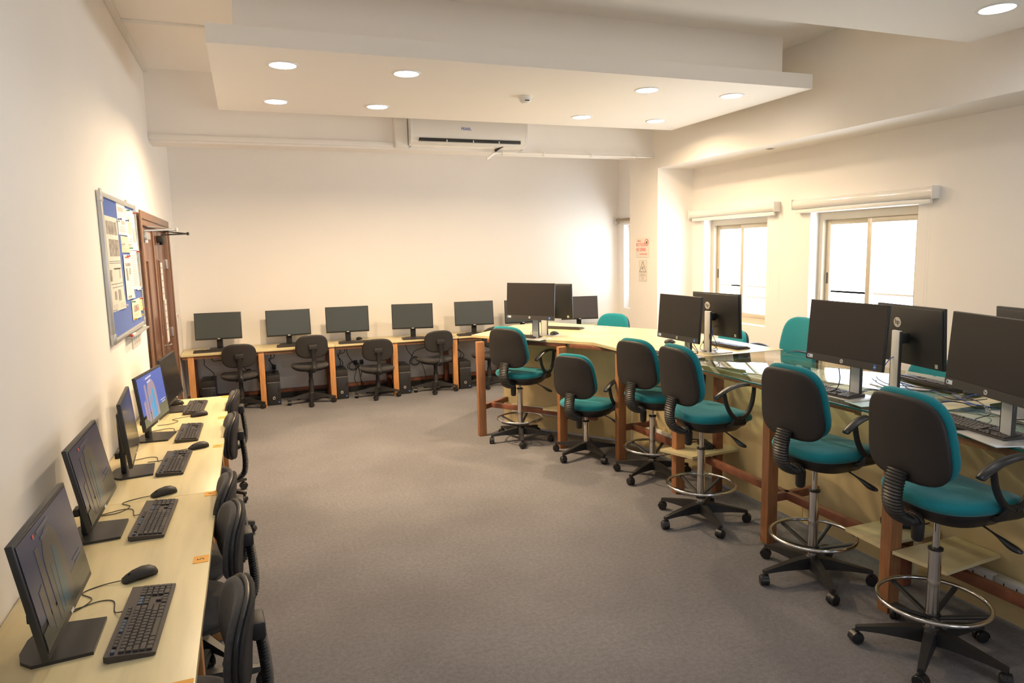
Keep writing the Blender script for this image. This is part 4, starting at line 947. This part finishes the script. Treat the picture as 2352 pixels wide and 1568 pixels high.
def black_chair(label, x, y, head, Sh, rot0, group, back=.0):
    t = thing('office_chair', label, 'chair', (x, y, 0), R(head), group)
    star_base(t, R(rot0-head), Rb=.28)
    part('gas_column', MB().lathe([(.032, .12), (.030, Sh-.21), (.024, Sh-.20), (.024, Sh-.09)], 20), BLACKM, t)
    part('mechanism', MB().box(-.09, .08, -.06, .06, Sh-.10, Sh-.065, .008), BLACKP, t)
    rings = []
    for z, ins in ((Sh-.085, .12), (Sh-.075, .06), (Sh-.05, .012), (Sh-.035, .0), (Sh-.018, .006), (Sh-.005, .03), (Sh, .09), (Sh+.001, .15)):
        rings.append([(.02+u, v, z-(.025*max(0, u/.22)**3)+.012*(v/.23)**2) for u, v in superell(.215-ins, .225-ins, 36, 2.6)])
    part('seat_cushion', MB().loft(rings), GREYFAB, t, smooth=70)
    part('seat_rim', MB().loft([[(.02+u, v, z-(.025*max(0, u/.22)**3)+.012*(v/.23)**2) for u, v in superell(.217-i_, .227-i_, 36, 2.6)] for z, i_ in ((Sh-.082, .055), (Sh-.066, .02), (Sh-.050, .008), (Sh-.046, .012))], caps=False), BLACKP, t, smooth=60)
    zc = Sh+.235; xc = -.215+back; tl = R(6)
    part('back_shell', back_pad(zc, xc, .385, .285, -.022, .002, .03, tl, .035, e=2.9), BLACKM, t, smooth=70)
    part('back_rim', back_pad(zc, xc, .392, .292, -.004, .012, .03, tl, .035, e=2.9, inset=.003), BLACKS, t, smooth=70)
    part('back_cushion', back_pad(zc+.001, xc, .378, .278, .008, .040, .03, tl, .035, e=2.9, inset=.012), GREYFAB, t, smooth=70)
    part('back_bracket', MB().box(xc-.062, xc-.018, -.052, .052, zc-.03, zc+.03, .010), BLACKM, t)
    bellows(t, [(xc-.045, 0, zc-.01), (xc-.055, 0, zc-.10), (xc-.058, 0, zc-.20), (xc-.04, 0, zc-.27), (xc+.03, 0, zc-.31), (xc+.07, 0, zc-.315)], .055, .034)
    part('spine_bracket', MB().box(xc+.05, -.04, -.024, .024, zc-.33, zc-.30, .005), BLACKP, t)
    part('lever', MB().tube([(0, -.05, Sh-.085), (.01, -.15, Sh-.088), (.01, -.24, Sh-.080)], [.005, .005, .008], 8), BLACKP, t)
    return t
GA = 'dark grey office chairs along the left wall desk'
black_chair('farthest grey office chair at the left desk', -.37, 5.62, 178, .455, 36, GA)
black_chair('grey office chair at left desk, second from the far end, with curved sleeve', -.37, 4.80, 182, .45, 0, GA)
black_chair('grey office chair pushed close to the left desk, middle of the row', -.365, 3.40, 180, .46, 20, GA)
black_chair('grey office chair at left desk beside number 5 sticker, seat showing', -.33, 2.98, 186, .45, 8, GA)
black_chair('nearest grey office chair at the bottom left of the picture', -.30, 2.22, 184, .45, 30, GA)
GC = 'dark grey office chairs along the back wall desk'
black_chair('grey office chair at the back desk by the left corner', -.165, 8.98, 92, .44, 40, GC)
black_chair('raised grey office chair at the back desk, second from the left', .655, 8.92, 96, .50, 48, GC)
black_chair('lower grey office chair at the back desk, third from the left', 1.49, 8.93, 86, .40, 38, GC)
black_chair('grey office chair at the back desk, fourth from the left', 2.265, 8.93, 93, .455, 36, GC)
black_chair('grey office chair at the back desk partly behind the bench leg', 3.02, 8.92, 100, .46, 30, GC)

# ------------------------------------------------------------------ tower computers under the back desk
GP = 'black tower computers under the back desk'
def tower(label, x, y, h_=.375, w_=.158, d_=.38):
    t = thing('tower_computer', label, 'computer', (x, y, 0), 0, GP)
    part('case', MB().box(0, w_, .012, d_, 0, h_, .004), BLACKS, t)
    part('front_panel', MB().box(0, w_, 0, .0125, .004, h_*.76, .003), BLACKP, t)
    part('drive_bay_panel', MB().box(0, w_, 0, .0125, h_*.775, h_-.002, .003), BLACKM, t)
    part('trim_line', MB().box(.006, w_-.004, -.001, .001, h_*.762, h_*.772), STEEL, t)
    part('round_badge', MB().torus(.014, .0022, 0, 20, 6, Matrix.Translation((w_*.48, -.001, h_*.24)) @ Matrix.Rotation(R(90), 4, 'X')), LOGO, t)
    part('blue_sticker', MB().box(w_-.034, w_-.016, -.0012, 0, .028, .046), BLUES, t, label='small blue sticker')
    part('power_button', MB().box(w_-.03, w_-.012, -.0015, 0, h_*.45, h_*.62, .0006), GREYD, t)
tower('tower computer under the back desk in the left corner', -.61, 9.02, .36)
tower('tower computer beside the second back desk leg', .13, 8.96)
tower('tower computer beside the third back desk leg', .955, 8.95)
tower('tower computer beside the fourth back desk leg', 1.76, 8.90)
tower('tower computer beside the fifth back desk leg', 2.58, 8.86)

# sockets on the back wall
def socket(label, x, z, plugs):
    t = thing('wall_socket', label, 'socket', (x, YB, z), 0, 'sockets on the wall under the back desk')
    part('plate', MB().box(-.075, .075, -.012, 0, -.045, .045, .003), WHITE, t)
    for px in plugs:
        pl = part('plug', MB().box(px-.024, px+.024, -.055, -.012, -.03, .028, .007), BLACKS, t)
        part('flex', MB().tube(cat([(px, -.04, -.03), (px, -.05, -.12), (px-.03, -.08, -.22), (px+.02, -.05, -.33+.02)]), .004, 6), BLACKC, pl)
socket('wall socket with two black plugs under the back desk', 1.315, .40, (-.04, .04))
socket('wall socket with one black plug behind the second tower', .26, .42, (-.02,))
socket('empty wall socket under the back desk behind the second chair', .42, .44, ())

# ------------------------------------------------------------------ cables
def cable(name, label, pts, r, m_, cat_='cable', group=None, k=6):
    return tag(part(name, MB().tube([tuple(p) for p in cat(pts, k)], r, 6), m_, None, smooth=80), label, cat_, group)
Z = DZT+.0025
GCB = 'keyboard and mouse cables on the left wall desk'
def desk_cables(x, y, mx, my, who):
    # from keyboard back edge and mouse nose to behind the monitor
    cable('mouse_cable', 'thin black cable from the mouse ' + who, [(mx-.058, my-.02, Z+.006), (mx-.12, my-.02, Z), (mx-.17, my-.06, Z), (mx-.13, my-.12, Z), (mx-.17, my-.19, Z), (mx-.25, my-.20, Z)], .0018, BLACKC, group=GCB)
    cable('keyboard_cable', 'thin black cable from the keyboard ' + who, [(x-.068, y+.07, Z+.01), (x-.095, y+.10, Z), (x-.11, y+.18, Z), (x-.15, y+.20, Z), (x-.20, y+.18, Z), (x-.26, y+.15, Z)], .0018, BLACKC, group=GCB)
for (x, y), (mx, my), who in (((-.378, 2.33), (-.43, 2.675), 'nearest the camera on the left desk'), ((-.447, 3.26), (-.445, 3.61), 'by number 4 sticker on the left desk'), ((-.443, 4.135), (-.34, 4.43), 'in the middle of the left desk'), ((-.417, 4.83), (-.39, 5.355), 'before the blue screen on the left desk'), ((-.43, 5.637), (-.585, 5.84), 'at the far end of the left desk')):
    desk_cables(x, y, mx, my, who)
# cables on the bench
ZB = BZ+.004
wav = lambda L, z=.0: [(x, y, ZB+z+.004*(q % 2)) for q, (x, y) in enumerate(L)]
blue = [wav([(3.66, 3.10), (3.61, 2.97), (3.58, 2.82), (3.62, 2.70), (3.52, 2.56), (3.44, 2.41)]),
        [(3.57, 3.02, BZ+.05)]+wav([(3.53, 2.90), (3.42, 2.74), (3.36, 2.64)], .006),
        [(3.50, 2.93, 1.20), (3.47, 2.96, 1.17), (3.44, 2.97, 1.13), (3.42, 2.96, 1.10)],
        wav([(3.28, 2.51), (3.38, 2.53), (3.44, 2.45), (3.45, 2.34), (3.48, 2.24)], .004),
        wav([(3.50, 2.54), (3.63, 2.57), (3.74, 2.53), (3.75, 2.43)], .004)]
for k, p in enumerate(blue): cable('network_cable', ['blue network cable looping across the maple strip to the nearest screen', 'blue network cable lying along the glass bench middle', 'blue network cable dropping from the computer seen from behind', 'blue network cable arching from the maple strip towards the nearest screen', 'short blue network cable near the mouse behind the nearest screen'][k], p, .0028, BLUECAB, group='blue network cables on the glass bench')
blk = [wav([(3.64, 3.20), (3.55, 3.10), (3.50, 2.98), (3.54, 2.86), (3.60, 2.69), (3.54, 2.54), (3.51, 2.45)], .008),
       wav([(3.55, 3.15), (3.42, 2.96), (3.45, 2.84), (3.49, 2.70), (3.44, 2.56), (3.49, 2.47), (3.60, 2.47)], .010),
       wav([(3.33, 2.53), (3.40, 2.48), (3.38, 2.37), (3.43, 2.32), (3.54, 2.29)], .008),
       [(3.02, 2.90, 1.16), (3.04, 2.91, 1.10), (3.05, 2.93, 1.05), (3.07, 2.97, ZB+.02), (3.08, 3.0, ZB+.018)],
       wav([(3.52, 2.55), (3.47, 2.42), (3.31, 2.25), (3.16, 2.20), (3.10, 2.19)], .012),
       wav([(3.70, 2.35), (3.42, 2.25), (3.31, 2.16), (3.37, 2.10)], .004)]
for k, p in enumerate(blk): cable('power_cable', ['black cable crossing from the middle computer to the nearest screen', 'black cable on the far side of the tangle on the glass bench', 'black cable winding over the maple strip of the bench', 'short black cable falling from the large middle screen to its keyboard', 'short black cable curling beside the nearest keyboard', 'black cable looping down from the nearest screen'][k], p, .0025, BLACKC, group='black cables tangled on the glass bench')
for (cx, cy, n_, who) in ((2.60, 6.18, 3, 'at the far bench computers'), (3.16, 4.50, 3, 'at the computer before the first window'), (3.42, 4.60, 3, 'under the computer seen against the first window')):
    for q in range(n_):
        random.seed(hash((round(cx*100), q)) % 1000)
        a = random.uniform(0, 6.28)
        cable('stand_cable', ['widest cable loop round the stand ', 'middle cable loop round the stand ', 'innermost cable loop round the stand '][q] + who, [(cx, cy, BZ+.19), (cx+.05*math.cos(a), cy+.05*math.sin(a), BZ+.10), (cx+.07*math.cos(a+1), cy+.07*math.sin(a+1), BZ+.03), (cx+.05*math.cos(a+2), cy+.05*math.sin(a+2), BZ+.012), (cx+.10*math.cos(a+.5), cy+.10*math.sin(a+.5), ZB), (cx+.14*math.cos(a), cy+.14*math.sin(a), ZB)], .0024, BLACKC, group='cables round the silver stands ' + who)
cable('network_cable', 'blue network cable bundle at the back of the computer before the first window', [(3.53, 4.62, 1.20), (3.46, 4.60, 1.20), (3.42, 4.56, 1.16), (3.40, 4.54, 1.11)], .0035, BLUECAB)
# cables hanging under the back desk to the towers
for k, (x0, z0, x1, y1, z1) in enumerate(((-.60, .69, -.50, 9.2, .36), (-.50, .69, -.20, 9.2, .45), (.22, .69, .20, 9.2, .37), (.18, .69, .22, 9.2, .37), (1.04, .69, 1.06, 9.2, .37), (1.10, .69, 1.03, 9.2, .37), (2.22, .69, 1.93, 9.1, .32), (2.60, .69, 2.68, 9.1, .38), (2.66, .69, 2.66, 9.15, .38))):
    cable('computer_cable', ['black cable dropping to the corner tower', 'black cable sagging beside the corner chair', 'straighter black cable dropping to the second tower', 'bowed black cable dropping to the second tower', 'left black cable dropping to the third tower', 'right black cable dropping to the third tower', 'black cable curving to the fourth tower', 'left black cable dropping to the fifth tower', 'right black cable dropping to the fifth tower'][k],
          [(x0, 9.25, z0), (x0+.03, 9.26, z0-.12), (.5*(x0+x1)-.02, 9.24, .5*(z0+z1)), (x1+.03, y1, z1+.06), (x1, y1, z1)], .0045, BLACKC, group='cables under the back desk, pair %d' % (k//2))
for k, (x0, x1) in enumerate(((-.19, .06), (1.15, 1.32), (1.95, 2.2))):
    pts = [(x0, 9.28, .66), (x0+.02, 9.28, .52)]; xc = (x0+x1)/2
    for i in range(15): a = i*.95; pts.append((xc+(.035+.004*i)*math.cos(a), 9.29+.003*i, .36+(.07-.002*i)*math.sin(a)))
    pts += [(x1, 9.3, .22), (x1+.02, 9.3, .03)]
    cable('looped_cable', ['coiled black cable behind the corner chair', 'coiled black cable behind the third tower', 'coiled black cable behind the fourth chair'][k], pts, .004, BLACKC)
